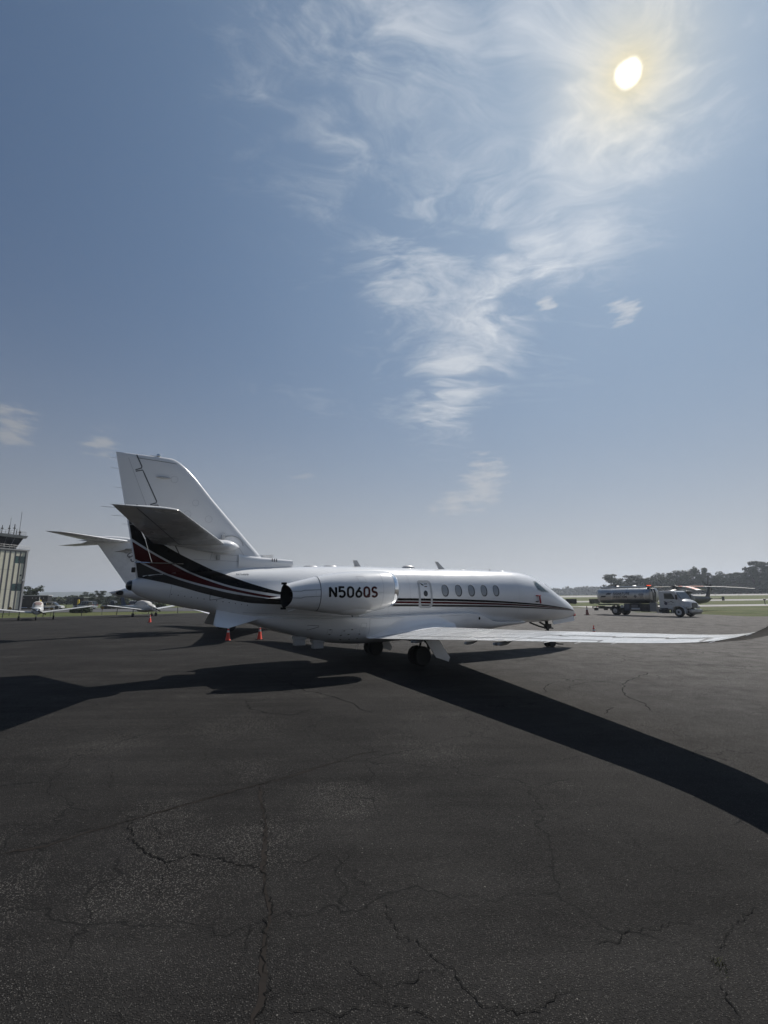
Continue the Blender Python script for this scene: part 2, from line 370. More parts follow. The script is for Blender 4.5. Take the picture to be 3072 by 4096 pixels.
def asphalt():
    m, nt, b, K, N, P, noise, mp, mixc, mul, c = ground_mat('apron_asphalt', [(.0140, .0134, .0132), (.0235, .0225, .0218)], .35)
    # stones of the aggregate
    vo = N('ShaderNodeTexVoronoi'); vo.inputs['Scale'].default_value = 96; vo.inputs['Randomness'].default_value = 1.; K(P, vo.inputs['Vector'])
    sp = N('ShaderNodeSeparateColor'); K(vo.outputs['Color'], sp.inputs[0])
    stone = mp(sp.outputs[0], .20, 1.15); inside = mp(vo.outputs['Distance'], .55, .30)
    worn = mp(noise(.55, 8, .65, 13.), .52, .70)
    worn2 = mp(noise(.12, 4, .5, 41.), .5, .72)
    def spot(x, y, r0, r1):
        a = N('ShaderNodeVectorMath'); a.operation = 'DISTANCE'; a.inputs[1].default_value = (x, y, 0); K(P, a.inputs[0])
        q = N('ShaderNodeMath'); q.operation = 'MULTIPLY_ADD'; K(noise(2.2, 6, .7, x), q.inputs[0]); q.inputs[1].default_value = -1.4; K(a.outputs['Value'], q.inputs[2]); return mp(q.outputs[0], r1, r0)
    sp_ = None
    for a_ in ((-1.75, 4.25, -.55, .25), (-1.2, 4.6, -.6, .1), (-2.3, 5.1, -.6, -.1), (.8, 7.2, -.7, .2), (-2.6, 8.6, -.5, .6), (-.5, 5.6, -.6, .0), (-4.2, 7.6, -.6, .4)):
        w_ = spot(*a_)
        if sp_ is None: sp_ = w_
        else:
            mx_ = N('ShaderNodeMath'); mx_.operation = 'MAXIMUM'; K(sp_, mx_.inputs[0]); K(w_, mx_.inputs[1]); sp_ = mx_.outputs[0]
    w3 = N('ShaderNodeMath'); w3.operation = 'MAXIMUM'; K(worn, w3.inputs[0]); K(sp_, w3.inputs[1]); worn = w3.outputs[0]
    amount = N('ShaderNodeMath'); amount.operation = 'MAXIMUM'; K(worn, amount.inputs[0]); K(mul(worn2, .5), amount.inputs[1])
    a2 = N('ShaderNodeMath'); a2.operation = 'MULTIPLY_ADD'; K(amount.outputs[0], a2.inputs[0]); a2.inputs[1].default_value = .85; a2.inputs[2].default_value = .42
    sm = mul(mul(stone, inside), a2.outputs[0])
    stonec = mixc(sp.outputs[1], (.105, .096, .085), (.19, .184, .175))
    c = mixc(sm, c, stonec)
    # sparse bright chips
    v2 = N('ShaderNodeTexVoronoi'); v2.inputs['Scale'].default_value = 24; K(P, v2.inputs['Vector'])
    s2 = N('ShaderNodeSeparateColor'); K(v2.outputs['Color'], s2.inputs[0])
    chip = mul(mp(s2.outputs[0], .93, .97), mp(v2.outputs['Distance'], .16, .10))
    c = mixc(mul(chip, .6), c, (.26, .25, .23))
    # traffic streaks and drains
    st = N('ShaderNodeMapping'); st.inputs['Scale'].default_value = (.25, 2.2, 1); st.inputs['Rotation'].default_value = (0, 0, R(-8)); K(P, st.inputs[0])
    sn = N('ShaderNodeTexNoise'); sn.inputs['Scale'].default_value = .8; sn.inputs['Detail'].default_value = 8; sn.inputs['Roughness'].default_value = .7; K(st.outputs[0], sn.inputs['Vector'])
    k = N('ShaderNodeVectorMath'); k.operation = 'SCALE'; K(c, k.inputs[0]); K(mp(sn.outputs[0], .3, .7, .78, 1.25), k.inputs[3])
    # older, paler paving on the taxi side, with backlit sheen painted into its colour
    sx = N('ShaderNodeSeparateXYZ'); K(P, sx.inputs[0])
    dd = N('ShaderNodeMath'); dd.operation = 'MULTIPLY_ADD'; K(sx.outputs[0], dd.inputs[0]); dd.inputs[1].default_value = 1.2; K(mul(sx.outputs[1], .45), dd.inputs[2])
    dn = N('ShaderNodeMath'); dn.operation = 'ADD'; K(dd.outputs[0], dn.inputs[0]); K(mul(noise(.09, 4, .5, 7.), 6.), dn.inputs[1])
    old_sheen = mp(dn.outputs[0], 5., 30.)
    k2 = mixc(mul(old_sheen, .85), k.outputs[0], mixc(mp(noise(1.3, 9, .75, 3.), .3, .7), (.118, .111, .104), (.225, .215, .205)))
    stain = mp(noise(.33, 5, .6, 77.), .60, .72)
    k3 = mixc(mul(stain, .4), k2, (.022, .021, .022))
    # fine hairline cracking
    wn = N('ShaderNodeTexNoise'); wn.inputs['Scale'].default_value = 1.6; wn.inputs['Detail'].default_value = 7; K(P, wn.inputs['Vector'])
    wv = N('ShaderNodeVectorMath'); wv.operation = 'MULTIPLY_ADD'; K(wn.outputs['Color'], wv.inputs[0]); wv.inputs[1].default_value = (.8, .8, .8); K(P, wv.inputs[2])
    vc = N('ShaderNodeTexVoronoi'); vc.feature = 'DISTANCE_TO_EDGE'; vc.inputs['Scale'].default_value = .42; K(wv.outputs[0], vc.inputs['Vector'])
    cr = mul(mp(vc.outputs['Distance'], .0055, .0015), mp(noise(.5, 3, .5, 91.), .44, .56))
    vd = N('ShaderNodeTexVoronoi'); vd.feature = 'DISTANCE_TO_EDGE'; vd.inputs['Scale'].default_value = 1.5; K(wv.outputs[0], vd.inputs['Vector'])
    cr2 = mul(mp(vd.outputs['Distance'], .014, .004), mp(noise(.28, 4, .6, 171.), .58, .66))
    ca = N('ShaderNodeMath'); ca.operation = 'MAXIMUM'; K(cr, ca.inputs[0]); K(cr2, ca.inputs[1]); cr = ca.outputs[0]
    k4 = mixc(mul(cr, .8), k3, (.008, .008, .008))
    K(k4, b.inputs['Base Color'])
    rr = N('ShaderNodeMapRange'); K(noise(3., 5), rr.inputs[0]); rr.inputs[3].default_value = .80; rr.inputs[4].default_value = .97; K(rr.outputs[0], b.inputs['Roughness'])
    b.inputs['Specular IOR Level'].default_value = .10
    bu = N('ShaderNodeBump'); bu.inputs['Strength'].default_value = .9; bu.inputs['Distance'].default_value = .009
    hh = N('ShaderNodeMath'); hh.operation = 'MULTIPLY_ADD'; K(inside, hh.inputs[0]); hh.inputs[1].default_value = 1.; K(mul(sp.outputs[2], .7), hh.inputs[2])
    K(hh.outputs[0], bu.inputs['Height']); K(bu.outputs[0], b.inputs['Normal'])
    return m
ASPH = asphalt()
def grass_mat(name, c0, c1, c2):
    m, nt, b, K, N, P, noise, mp, mixc, mul, c = ground_mat(name, [c0, c1], .25)
    st = N('ShaderNodeMapping'); st.inputs['Scale'].default_value = (.12, 1.0, 1); K(P, st.inputs[0])
    sn = N('ShaderNodeTexNoise'); sn.inputs['Scale'].default_value = .5; sn.inputs['Detail'].default_value = 7; K(st.outputs[0], sn.inputs['Vector'])
    c = mixc(mp(sn.outputs[0], .48, .66), c, c2)
    k = N('ShaderNodeVectorMath'); k.operation = 'SCALE'; K(c, k.inputs[0]); K(mp(noise(9., 5, .7), .25, .75, .6, 1.35), k.inputs[3])
    K(k.outputs[0], b.inputs['Base Color']); b.inputs['Roughness'].default_value = .9; b.inputs['Specular IOR Level'].default_value = .2
    bu = N('ShaderNodeBump'); bu.inputs['Strength'].default_value = 1.; bu.inputs['Distance'].default_value = .12; K(noise(14., 6, .7), bu.inputs['Height']); K(bu.outputs[0], b.inputs['Normal'])
    return m
GRASS = grass_mat('mown_grass', (.050, .072, .018), (.080, .098, .026), (.125, .118, .048))
def conc_mat():
    m, nt, b, K, N, P, noise, mp, mixc, mul, c = ground_mat('taxiway_concrete', [(.22, .215, .205), (.33, .32, .30)], .3)
    k = N('ShaderNodeVectorMath'); k.operation = 'SCALE'; K(c, k.inputs[0]); K(mp(noise(2.5, 6, .7), .25, .75, .8, 1.15), k.inputs[3])
    K(k.outputs[0], b.inputs['Base Color']); b.inputs['Roughness'].default_value = .85
    return m
CONC = conc_mat()
def sheet(name, xs, yfun0, yfun1, rows, m, dz, kind='structure', pw=1.):
    mb = MB(); rings = []
    for x in xs:
        a, b = yfun0(x), yfun1(x)
        rings.append([(x, a+(b-a)*(j/rows)**pw, elev(x, a+(b-a)*(j/rows)**pw)+dz) for j in range(rows+1)])
    mb.loft(rings, closed=False)
    o = mb.build(name, m, smooth=True, fix=False); 
    if o.data.polygons[0].normal.z < 0: o.data.flip_normals()
    return tag(o, kind=kind)
def lin(a, b, n): return [a+(b-a)*i/n for i in range(n+1)]
sheet('grass_field', lin(-6000, -160, 12)+lin(-150, 260, 82)+lin(300, 6000, 12), lambda x: -400, lambda x: 7000, 60, GRASS, -.045, pw=3.0)
def apron_far(x):
    pts = [(-400, 10), (-110, 10), (-46, 59), (-39.2, 65.5), (-30, 74), (-12, 83), (5, 90), (36.6, 90), (37.4, 56), (43, 54.2), (80, 52), (400, 50)]
    for (a, b), (c, d) in zip(pts, pts[1:]):
        if a <= x <= c: return b+(d-b)*(x-a)/(c-a)
    return 30
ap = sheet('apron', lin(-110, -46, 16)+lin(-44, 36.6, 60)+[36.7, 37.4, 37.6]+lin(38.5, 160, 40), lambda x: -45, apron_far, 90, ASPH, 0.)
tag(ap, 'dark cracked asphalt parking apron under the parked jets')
sheet('taxiway', lin(36.8, 420, 60), lambda x: 84, lambda x: 94, 4, CONC, -.01)
sheet('taxiway', lin(5, 36.6, 20), lambda x: 90.1, lambda x: 103, 6, CONC, -.01)
sheet('taxiway', lin(-10, 520, 80), lambda x: 127, lambda x: 145, 6, CONC, -.01)
sheet('runway', lin(-60, 700, 90), lambda x: 238, lambda x: 330, 10, CONC, -.01)
sheet('grass_island', lin(27.5, 35.5, 10), lambda x: 82.5, lambda x: 87.5-.25*abs(x-31), 3, GRASS, .012)
sheet('car_park', lin(-150, -10, 60), lambda x: 84+.10*x+6, lambda x: 122, 10, mat('car_park_tarmac', (.05, .05, .052), .85, var=.2), -.01)
# pale kerb strip between apron and grass on the parking side
sheet('apron_edge', lin(-100, 4, 80), lambda x: apron_far(x)+.02, lambda x: apron_far(x)+.9, 2, mat('edge_gravel', (.16, .15, .13), .9, var=.25, nscale=20), -.008)

# cracks and joints in the asphalt: (width mm, world polyline)
CRACKS = [
    (5, [(-3.36,4.51), (-3.06,4.66), (-2.87,4.88), (-2.56,5.12), (-2.22,5.40), (-1.96,5.62), (-1.59,5.94), (-1.10,6.37), (-0.73,6.69), (-0.35,7.10), (-0.02,7.20)]),
    (9, [(-1.50,5.97), (-1.29,5.38), (-1.16,4.98), (-1.05,4.48), (-0.92,3.99), (-0.83,3.73), (-0.78,3.40), (-0.74,3.21), (-0.69,3.06), (-0.69,2.85), (-0.67,2.71)]),
    (7, [(-2.54,5.09), (-2.33,4.77), (-2.08,4.53), (-1.84,4.37), (-1.73,4.38), (-1.66,4.43), (-1.56,4.40), (-1.43,4.42), (-1.29,4.34), (-1.16,4.29), (-1.02,4.32)]),
    (4, [(-1.84,4.37), (-1.75,4.18), (-1.71,4.00), (-1.66,3.86)]),
    (4, [(-2.38,5.14), (-2.18,4.90), (-2.05,4.73)]),
    (4, [(-0.99,4.39), (-0.71,4.35), (-0.49,4.44), (-0.36,4.33), (-0.26,4.15), (-0.12,4.01), (-0.02,3.87)]),
    (4, [(-0.25,3.31), (-0.21,3.23), (-0.11,3.14), (-0.02,3.02)]),
    (4, [(-0.68,3.05), (-0.58,3.00), (-0.45,2.94), (-0.27,2.91), (-0.14,2.94), (-0.02,2.97)]),
    (4, [(-2.67,7.31), (-2.44,6.81), (-2.15,6.55), (-1.93,6.30), (-1.84,6.12)]),
    (4, [(-1.47,2.93), (-1.39,2.88), (-1.32,2.89)]),
    (4, [(-3.72,6.75), (-3.43,6.33), (-3.17,5.83)]),
    (4, [(0.85,7.23), (1.04,6.98), (1.23,6.79), (1.41,6.63), (1.68,6.60), (2.11,6.64), (2.42,6.81), (2.73,6.94)]),
    (3, [(1.41,6.63), (1.40,6.32)]),
    (3, [(1.23,6.79), (1.02,6.84), (0.87,6.49), (0.77,6.37)]),
    (3, [(1.50,5.60), (1.59,5.39), (1.69,5.26), (1.81,5.08), (1.91,4.98), (2.11,4.93), (2.22,4.80), (2.22,4.55), (2.29,4.33), (2.38,4.17), (2.44,4.01), (2.54,3.93), (2.57,3.79)]),
    (5, [(-0.02,3.83), (0.04,3.62), (0.09,3.50), (0.20,3.45), (0.29,3.34), (0.33,3.23), (0.40,3.18), (0.43,3.10), (0.47,3.02), (0.52,2.96), (0.61,2.97), (0.72,2.91), (0.85,2.94), (0.94,2.97), (1.06,3.05)]),
    (4, [(-0.02,3.09), (0.13,3.10), (0.20,3.15), (0.29,3.17), (0.37,3.14)]),
    (5, [(-0.02,3.02), (0.03,2.97), (0.12,2.96), (0.18,2.91), (0.26,2.85)]),
    (4, [(1.30,3.40), (1.48,3.43), (1.58,3.48), (1.75,3.54), (1.88,3.56), (2.06,3.62)]),
    (5, [(2.69,3.74), (2.56,3.72), (2.38,3.62), (2.30,3.49), (2.06,3.37), (2.01,3.28)]),
    (5, [(1.89,3.10), (1.84,2.96), (1.82,2.83)]),
    (5, [(-0.11,9.47), (0.20,8.94), (0.41,8.46), (0.46,8.04), (0.39,7.79), (0.65,7.43), (0.84,7.23)]),
    (5, [(3.45,10.88), (3.59,10.40), (3.82,9.75), (3.99,9.09), (4.25,8.75), (4.41,8.36), (4.55,7.95), (4.82,7.84), (5.04,7.56), (5.21,7.27), (5.34,7.01)]),
    (3, [(3.64,11.14), (3.90,11.98), (4.33,12.62)]),
    (3, [(7.62,14.02), (6.19,12.55), (5.52,11.34), (5.28,10.58), (5.34,10.12), (4.99,9.33)]),
    (6, [(4.19,9.84), (4.51,9.73), (4.24,9.54), (4.07,9.18)]),
    (4, [(-5.35,9.40), (-4.85,8.75), (-4.45,8.32), (-4.17,7.93)]),
    (4, [(-4.21,9.82), (-3.66,8.87), (-3.36,8.43), (-3.09,8.15)]),
    (4, [(-3.08,10.73), (-2.74,9.88), (-2.28,9.49), (-1.72,9.30), (-1.42,9.84)]),
    (4, [(-2.28,9.49), (-1.96,8.68), (-1.71,8.25)]),
    (5, [(-1.38,9.05), (-1.12,8.11), (-0.80,7.85), (-0.49,7.50), (-0.15,7.18)]),
    (4, [(-3.73,14.49), (-3.10,13.30), (-2.41,12.60), (-1.96,11.69), (-1.31,11.15), (-0.79,10.43), (-0.47,9.81), (-0.20,9.44)]),
    (12, [(21.14,46.88), (23.42,44.61), (25.08,41.87), (25.01,32.73)]),
    (12, [(18.33,40.70), (20.29,38.70), (21.98,36.76), (24.17,33.38)]),
    (8, [(8.13,16.76), (9.11,15.48), (10.29,15.32), (11.67,14.82)]),

]
CRK = mat('open_crack', (.005, .005, .005), .95, var=.2, spec=.1); CRKB = mat('silted_crack', (.019, .0162, .0145), .95, var=.35, nscale=9, spec=.1)
WEED = mat('crack_moss', (.05, .055, .012), .9)
def ribbon(name, pts, wid, m, parent, z=.004, jag=1., step=.05, seed=0, smooth=False):
    rnd = random.Random(seed); P = subdiv(pts, step); mb = MB(); vs = []
    off = 0.; 
    for i, p in enumerate(P):
        a = P[max(i-1, 0)]; b = P[min(i+1, len(P)-1)]; t = Vector((b[0]-a[0], b[1]-a[1]))
        if t.length < 1e-6: t = Vector((1, 0))
        t.normalize(); n = Vector((-t.y, t.x)); off = off*.7 + rnd.gauss(0, .012)*jag
        e = min(i, len(P)-1-i); k = min(1, (e+.5)/4); w = wid*k*(.45+rnd.random()*1.1) if not smooth else wid*k*(.9+.35*math.sin(i*.23+1)+.2*math.sin(i*.61)+rnd.uniform(-.12, .12))
        q = Vector(p)+n*off
        vs += [(*(q+n*w*.5), elev(q.x, q.y)+z), (*(q-n*w*.5), elev(q.x, q.y)+z)]
    mb.add(vs, [(2*i, 2*i+1, 2*i+3, 2*i+2) for i in range(len(P)-1)])
    o = mb.build(name, m, parent, smooth=False, fix=False)
    return o
for i, (w, pts) in enumerate(CRACKS):
    far = min(p[1] for p in pts) > 20
    if far: ribbon('crack', pts, .16, CRKB, ap, .004, .6, .4, i)
    elif min(p[1] for p in pts) > 9 and w < 10: ribbon('crack', pts, .028, CRK, ap, .004, 1.8, .09, i)
    else: ribbon('crack', pts, w*(.0012 if w < 6 else .0015 if w < 8 else .0008), CRK, ap, .006, 1.3, .022, i)
ribbon('filled_joint', CRACKS[1][1], .034, CRKB, ap, .003, .5, .05, 91, True)
ribbon('filled_joint', CRACKS[0][1], .030, CRKB, ap, .003, .9, .05, 92, True)
rnd = random.Random(5)
mb = MB()
for i in range(34):
    x, y = 1.98+rnd.gauss(0, .02), 3.22+rnd.gauss(0, .03); a = rnd.random()*6; h = .008+rnd.random()*.02
    mb.add([(x, y, 0), (x+.006*math.cos(a), y+.006*math.sin(a), 0), (x+rnd.gauss(0, .012), y+rnd.gauss(0, .012), h)], [(0, 1, 2)])
tag(mb.build('crack_weeds', WEED, ap, smooth=False, fix=False), kind='stuff')

# ------------------------------------------------------------------ the near jet
def interp(xs, ys, x):
    n=len(xs)
    if x<=xs[0]: return ys[0]
    if x>=xs[-1]: return ys[-1]
    k=0
    while xs[k+1]<x: k+=1
    d=[(ys[i+1]-ys[i])/(xs[i+1]-xs[i]) for i in range(max(0,k-1),min(n-1,k+2))]
    def slope(i):
        if i==0: return (ys[1]-ys[0])/(xs[1]-xs[0])
        if i==n-1: return (ys[-1]-ys[-2])/(xs[-1]-xs[-2])
        a=(ys[i]-ys[i-1])/(xs[i]-xs[i-1]); b=(ys[i+1]-ys[i])/(xs[i+1]-xs[i])
        return 0. if a*b<=0 else 2*a*b/(a+b)
    h=xs[k+1]-xs[k]; t=(x-xs[k])/h; m0=slope(k)*h; m1=slope(k+1)*h
    return (2*t**3-3*t*t+1)*ys[k]+(t**3-2*t*t+t)*m0+(-2*t**3+3*t*t)*ys[k+1]+(t**3-t*t)*m1
# fuselage: station s (metres aft of the nose), crown height, keel height, half width
FS =[0,   .03, .12, .28, .8,  1.51,2.07,2.32,2.69,2.99,3.6, 4.32,7.0, 11.0,12.7,13.55,15.1,16.0,17.0,17.8,17.95]
FT =[1.47,1.53,1.62,1.75,2.05,2.37,2.70,2.84,2.98,3.08,3.19,3.235,3.24,3.25,3.21,3.16,3.06,2.99,2.88,2.76,2.70]
FB =[1.45,1.40,1.31,1.25,1.18,1.13,1.10,1.09,1.09,1.09,1.09,1.09,1.09,1.10,1.16,1.25,1.53,1.80,2.02,2.28,2.40]
FW =[.01, .09, .17, .28, .52, .76, .88, .92, .97, 1.00,1.05,1.075,1.075,1.07,1.03,.98,.76,.60,.42,.24,.17]
def fus(s): return interp(FS,FT,s),interp(FS,FB,s),interp(FS,FW,s)
def fus_y(s,z,off=0.):
    t,b,w=fus(s); c=(t+b)/2; hh=(t-b)/2+off; q=abs((z-c)/hh)
    return 0. if q>=1 else (w+off)*(1-q**2.15)**(1/2.15)
# vertical fin
def fin_le(z): return interp([2.5,3.52,3.88,5.10,6.24,6.35],[13.5,14.43,14.76,15.88,16.96,17.2],z)
def fin_te(z): return interp([2.6,3.14,6.34],[17.82,17.94,18.66],z)
def foil(t):
    t=min(max(t,0),1)
    return 10.0*(.2969*math.sqrt(t)-.126*t-.3516*t*t+.2843*t**3-.1036*t**4)
def fin_y(s,z,off=0.):
    a,b=fin_le(z),fin_te(z)
    if not a<s<b: return 0.
    th=interp([2.5,3.3,6.35],[.22,.17,.075],z)
    return th*foil((s-a)/(b-a))/1.0*1.0+off
def side_y(s,z,off=0.):
    a=fus_y(s,z,off)
    if z<2.6: return a
    b=fin_y(s,z,off)
    if b<=0: return a
    t=fus(s)[0]; k=.11*max(0,1-abs((z-t+.03)/.42))
    return (a+b+math.sqrt((a-b)**2+k*k))/2


HEAD = 0.5047
jet = thing('business_jet', 'white twin-engine business jet N506QS in front with black and red tail sweep', 'airplane', (8.6517, 21.8377, 0), HEAD)
def L3(s, y, z): return (-s, -y, z)
def fus_ring(s, n=56, off=0.):
    t, b, w = fus(s); c = (t+b)/2; hh = (t-b)/2+off; e = 2/2.15; out = []
    for k in range(n):
        a = 2*PI*k/n; ca, sa = math.cos(a), math.sin(a)
        out.append(L3(s, math.copysign(abs(ca)**e, ca)*(w+off), c+math.copysign(abs(sa)**e, sa)*hh))
    return out
ss = [0, .01, .03, .07, .12, .2, .28, .4, .55]+[.7+.15*i for i in range(28)]+[5+.4*i for i in range(19)]+[12.7+.2*i for i in range(25)]+[17.75, 17.85, 17.93, 17.95]
FUS = MB().loft([fus_ring(s) for s in ss]).build('fuselage', PAINT, jet, ang=60)
# tail cone cap with its dark lens
MB().loft([[L3(17.955+dx, y*k, 2.55+z*k) for y, z in [(.165*math.cos(2*PI*i/20), .145*math.sin(2*PI*i/20)) for i in range(20)]] for dx, k in ((-.02, 1.02), (.06, .96), (.12, .7), (.15, .3))]).build('tail_lens', GLASS, jet)

# belly fairing
BFs = [3.1, 3.5, 4.2, 5.0, 5.6, 6.0, 6.5, 7.2, 9.0, 11.0, 12.0, 13.0, 13.8, 14.6, 15.2]
BFt = [1.13, 1.15, 1.17, 1.19, 1.24, 1.38, 1.53, 1.58, 1.56, 1.52, 1.52, 1.53, 1.56, 1.62, 1.70]
BFb = [1.08, 1.045, 1.01, .95, .88, .84, .80, .76, .68, .64, .71, .93, 1.12, 1.38, 1.58]
BFw = [.18, .45, .68, .84, .93, 1.01, 1.09, 1.13, 1.15, 1.13, 1.08, .98, .86, .62, .30]
def bf(s): return interp(BFs, BFt, s), interp(BFs, BFb, s), interp(BFs, BFw, s)
def bf_ring(s):
    t, b, w = bf(s); out = []
    for k in range(25):
        a = PI*k/24; ca, sa = math.cos(a), math.sin(a); e = 2/2.7
        out.append(L3(s, math.copysign(abs(ca)**e, ca)*w, t-abs(sa)**e*(t-b)))
    fy = fus_y(s, min(max(t+.05, fus(s)[1]+.02), fus(s)[0]))*.93
    out.append(L3(s, -min(fy, w), t+.06)); out.append(L3(s, min(fy, w), t+.06))
    return out
MB().loft([bf_ring(3.1+12.1*i/70) for i in range(71)]).build('belly_fairing', PAINT, jet, ang=50)
def bf_y(s, z):
    t, b, w = bf(s)
    if z >= t: return fus_y(s, z)
    q = min(1, (t-z)/(t-b)); return max(0, w*(1-q**2.7)**(1/2.7))
def skin_y(s, z, off=.004):
    y = fus_y(s, z)
    if 3.1 < s < 15.2 and z < bf(s)[0]+.03: y = max(y, bf_y(s, z))
    return y+off

def band(name, top, bot, m, n=60, rows=6, off=.006, parent=jet, yf=None, sides=(1, -1)):
    """painted band between two (s, z) curves, laid on the body side"""
    yf = yf or (lambda s, z: side_y(s, z, off))
    def curve(c):
        c = sorted(c); return [p[0] for p in c], [p[1] for p in c]
    tx, ty = curve(top); bx, by = curve(bot)
    for sg in sides:
        rings = []
        for i in range(n+1):
            f = i/n; st = tx[0]+(tx[-1]-tx[0])*f; sb = bx[0]+(bx[-1]-bx[0])*f
            zt, zb = interp(tx, ty, st), interp(bx, by, sb)
            rings.append([L3(st+(sb-st)*j/rows, sg*yf(st+(sb-st)*j/rows, zt+(zb-zt)*j/rows), zt+(zb-zt)*j/rows) for j in range(rows+1)])
        MB().loft(rings, closed=False).build(name, m, parent, fix=False)
# fuselage cheat lines, nose to nacelle, then the tail sweep
def cheat(fr):
    T = [(.35, 1.553), (.892, 1.626), (1.788, 1.725), (3.221, 1.868), (4.441, 1.953), (5.435, 2.015), (6.58, 2.065), (8.03, 2.11), (9.37, 2.137), (11.5, 2.165), (13.0, 2.22)]
    B = [(.35, 1.515), (.892, 1.562), (1.788, 1.614), (3.221, 1.686), (4.441, 1.737), (5.435, 1.772), (6.58, 1.80), (8.03, 1.832), (9.37, 1.862), (11.5, 1.90), (13.0, 1.94)]
    return [(a[0], a[1]+(b[1]-a[1])*fr) for a, b in zip(T, B)]
for nm, f0, f1, mm in (('black_stripe', 0, .29, BLACK), ('red_stripe', .37, .63, RED), ('grey_stripe', .74, 1., TAUPE)):
    band(nm, cheat(f0), cheat(f1), mm, 90, 3)
SW = dict(
 bt=[(18.175, 4.376), (17.954, 4.175), (17.507, 3.888), (16.821, 3.482), (16.115, 3.136), (15.676, 2.934), (14.78, 2.588), (13.892, 2.341), (13.0, 2.22)],
 bb=[(18.06, 3.861), (17.478, 3.492), (16.797, 3.119), (16.146, 2.791), (15.248, 2.499), (13.891, 2.262), (13.0, 2.145)],
 rt=[(18.04, 3.777), (17.473, 3.43), (16.793, 3.061), (16.148, 2.737), (15.248, 2.441), (14.013, 2.209), (13.0, 2.12)],
 rb=[(17.93, 3.289), (17.445, 3.057), (16.8, 2.771), (16.148, 2.569), (15.245, 2.359), (14.35, 2.191), (13.0, 2.04)],
 gt=[(17.91, 3.233), (17.441, 3.0), (16.8, 2.713), (16.146, 2.512), (15.242, 2.292), (13.885, 2.109), (13.0, 2.0)],
 gb=[(17.82, 2.77), (17.008, 2.581), (16.136, 2.324), (15.229, 2.106), (14.762, 2.03), (13.876, 1.981), (13.0, 1.94)])
band('black_sweep', SW['bt'], SW['bb'], BLACK, 90, 16)
band('silver_pinstripe', SW['bb'], SW['rt'], LINE, 90, 2, .007)
band('red_sweep', SW['rt'], SW['rb'], RED, 90, 14)
band('silver_pinstripe', SW['rb'], SW['gt'], LINE, 90, 2, .007)
band('grey_sweep', SW['gt'], SW['gb'], TAUPE, 90, 12)

# cabin windows
def oval(cs, cz, rs, rz, n=32, e=2.5):
    return [(cs+rs*math.copysign(abs(math.cos(2*PI*k/n))**(2/e), math.cos(2*PI*k/n)), cz+rz*math.copysign(abs(math.sin(2*PI*k/n))**(2/e), math.sin(2*PI*k/n))) for k in range(n)]
def skinpt(s, z, sg=1, off=.004): return L3(s, sg*skin_y(s, z, off), z)
def disc(outline, sg, off, dish=0.):
    cs = sum(p[0] for p in outline)/len(outline); cz = sum(p[1] for p in outline)/len(outline); mb = MB(); rings = []
    for k in (1, .75, .45, .15):
        rings.append([skinpt(cs+(s-cs)*k, cz+(z-cz)*k, sg, off-dish*(1-k*k)) for s, z in outline])
    return mb.loft(rings, (False, True))
def ringband(o1, o2, sg, off1, off2):
    return MB().loft([[skinpt(s, z, sg, off1) for s, z in o1], [skinpt(s, z, sg, off2) for s, z in o2]], (False, False))
def cabin_window(s, z, sg, rs=.152, rz=.213):
    o = oval(s, z, rs, rz, e=2.25)
    w = disc(o, sg, .004).build('window', GLASS, jet)
    disc(oval(s+.016, z+.010, rs*.82, rz*.90, e=2.25), sg, .0075).build('pane', PANE, w)
    ringband(oval(s, z, rs*1.07, rz*1.05, e=2.25), o, sg, .003, .0065).build('window_rim', PAINT_G, w)
for sg in (1, -1):
    for s in (7.962, 7.356, 6.752, 6.148, 5.545) + ((8.8,) if sg < 0 else ()): cabin_window(s, 2.402, sg)
# over-wing exit
def rrect(s0, s1, z0, z1, r, n=5):
    out = []
    for cx, cz, a in ((s1-r, z1-r, 0), (s0+r, z1-r, 90), (s0+r, z0+r, 180), (s1-r, z0+r, 270)):
        out += [(cx+r*math.cos(R(a+90*i/n)), cz+r*math.sin(R(a+90*i/n))) for i in range(n+1)]
    res = []
    for (a0, b0), (a1, b1) in zip(out, out[1:]+out[:1]):
        n_ = 12 if math.hypot(a1-a0, b1-b0) > .15 else 1
        res += [(a0+(a1-a0)*k/n_, b0+(b1-b0)*k/n_) for k in range(n_)]
    return res
hatch = ringband(rrect(8.545, 9.105, 1.80, 2.76, .12), rrect(8.615, 9.035, 1.875, 2.685, .085), 1, .0085, .0085).build('emergency_exit', PAINT_G, jet)
ringband(rrect(8.535, 9.115, 1.79, 2.77, .125), rrect(8.545, 9.105, 1.80, 2.76, .12), 1, .0075, .0088).build('exit_seam', SEAM_L, hatch)
disc(oval(8.822, 2.302, .085, .105, e=2.), 1, .010).build('exit_window', GLASS, hatch)
MB().add([skinpt(s, z, 1, .009) for s, z in ((9.0, 2.66), (8.95, 2.655), (8.87, 2.60), (8.87, 2.575), (8.93, 2.585))], [(0, 1, 2, 3, 4)]).build('exit_placard', BLACK, hatch, smooth=False)
MB().add([skinpt(s, z, 1, .009) for s, z in ((8.84, 2.645), (8.70, 2.655), (8.70, 2.625), (8.84, 2.62))], [(0, 1, 2, 3)]).build('exit_placard', SEAM, hatch, smooth=False)
MB().add([skinpt(s, z, 1, .009) for s, z in ((8.84, 2.555), (8.73, 2.56), (8.73, 2.53), (8.84, 2.53))], [(0, 1, 2, 3)]).build('exit_placard', RED, hatch, smooth=False)
# faint skin joints round the barrel and along the sides
for s_ in (4.35, 9.45, 10.3):
    for sg in (1, -1):
        MB().loft([[L3(s_+d_, sg*fus_y(s_, zz, .003), zz) for zz in [1.25+1.9*j/24 for j in range(25)]] for d_ in (-.003, .003)], closed=False).build('skin_joint', SEAM_L, jet, fix=False)
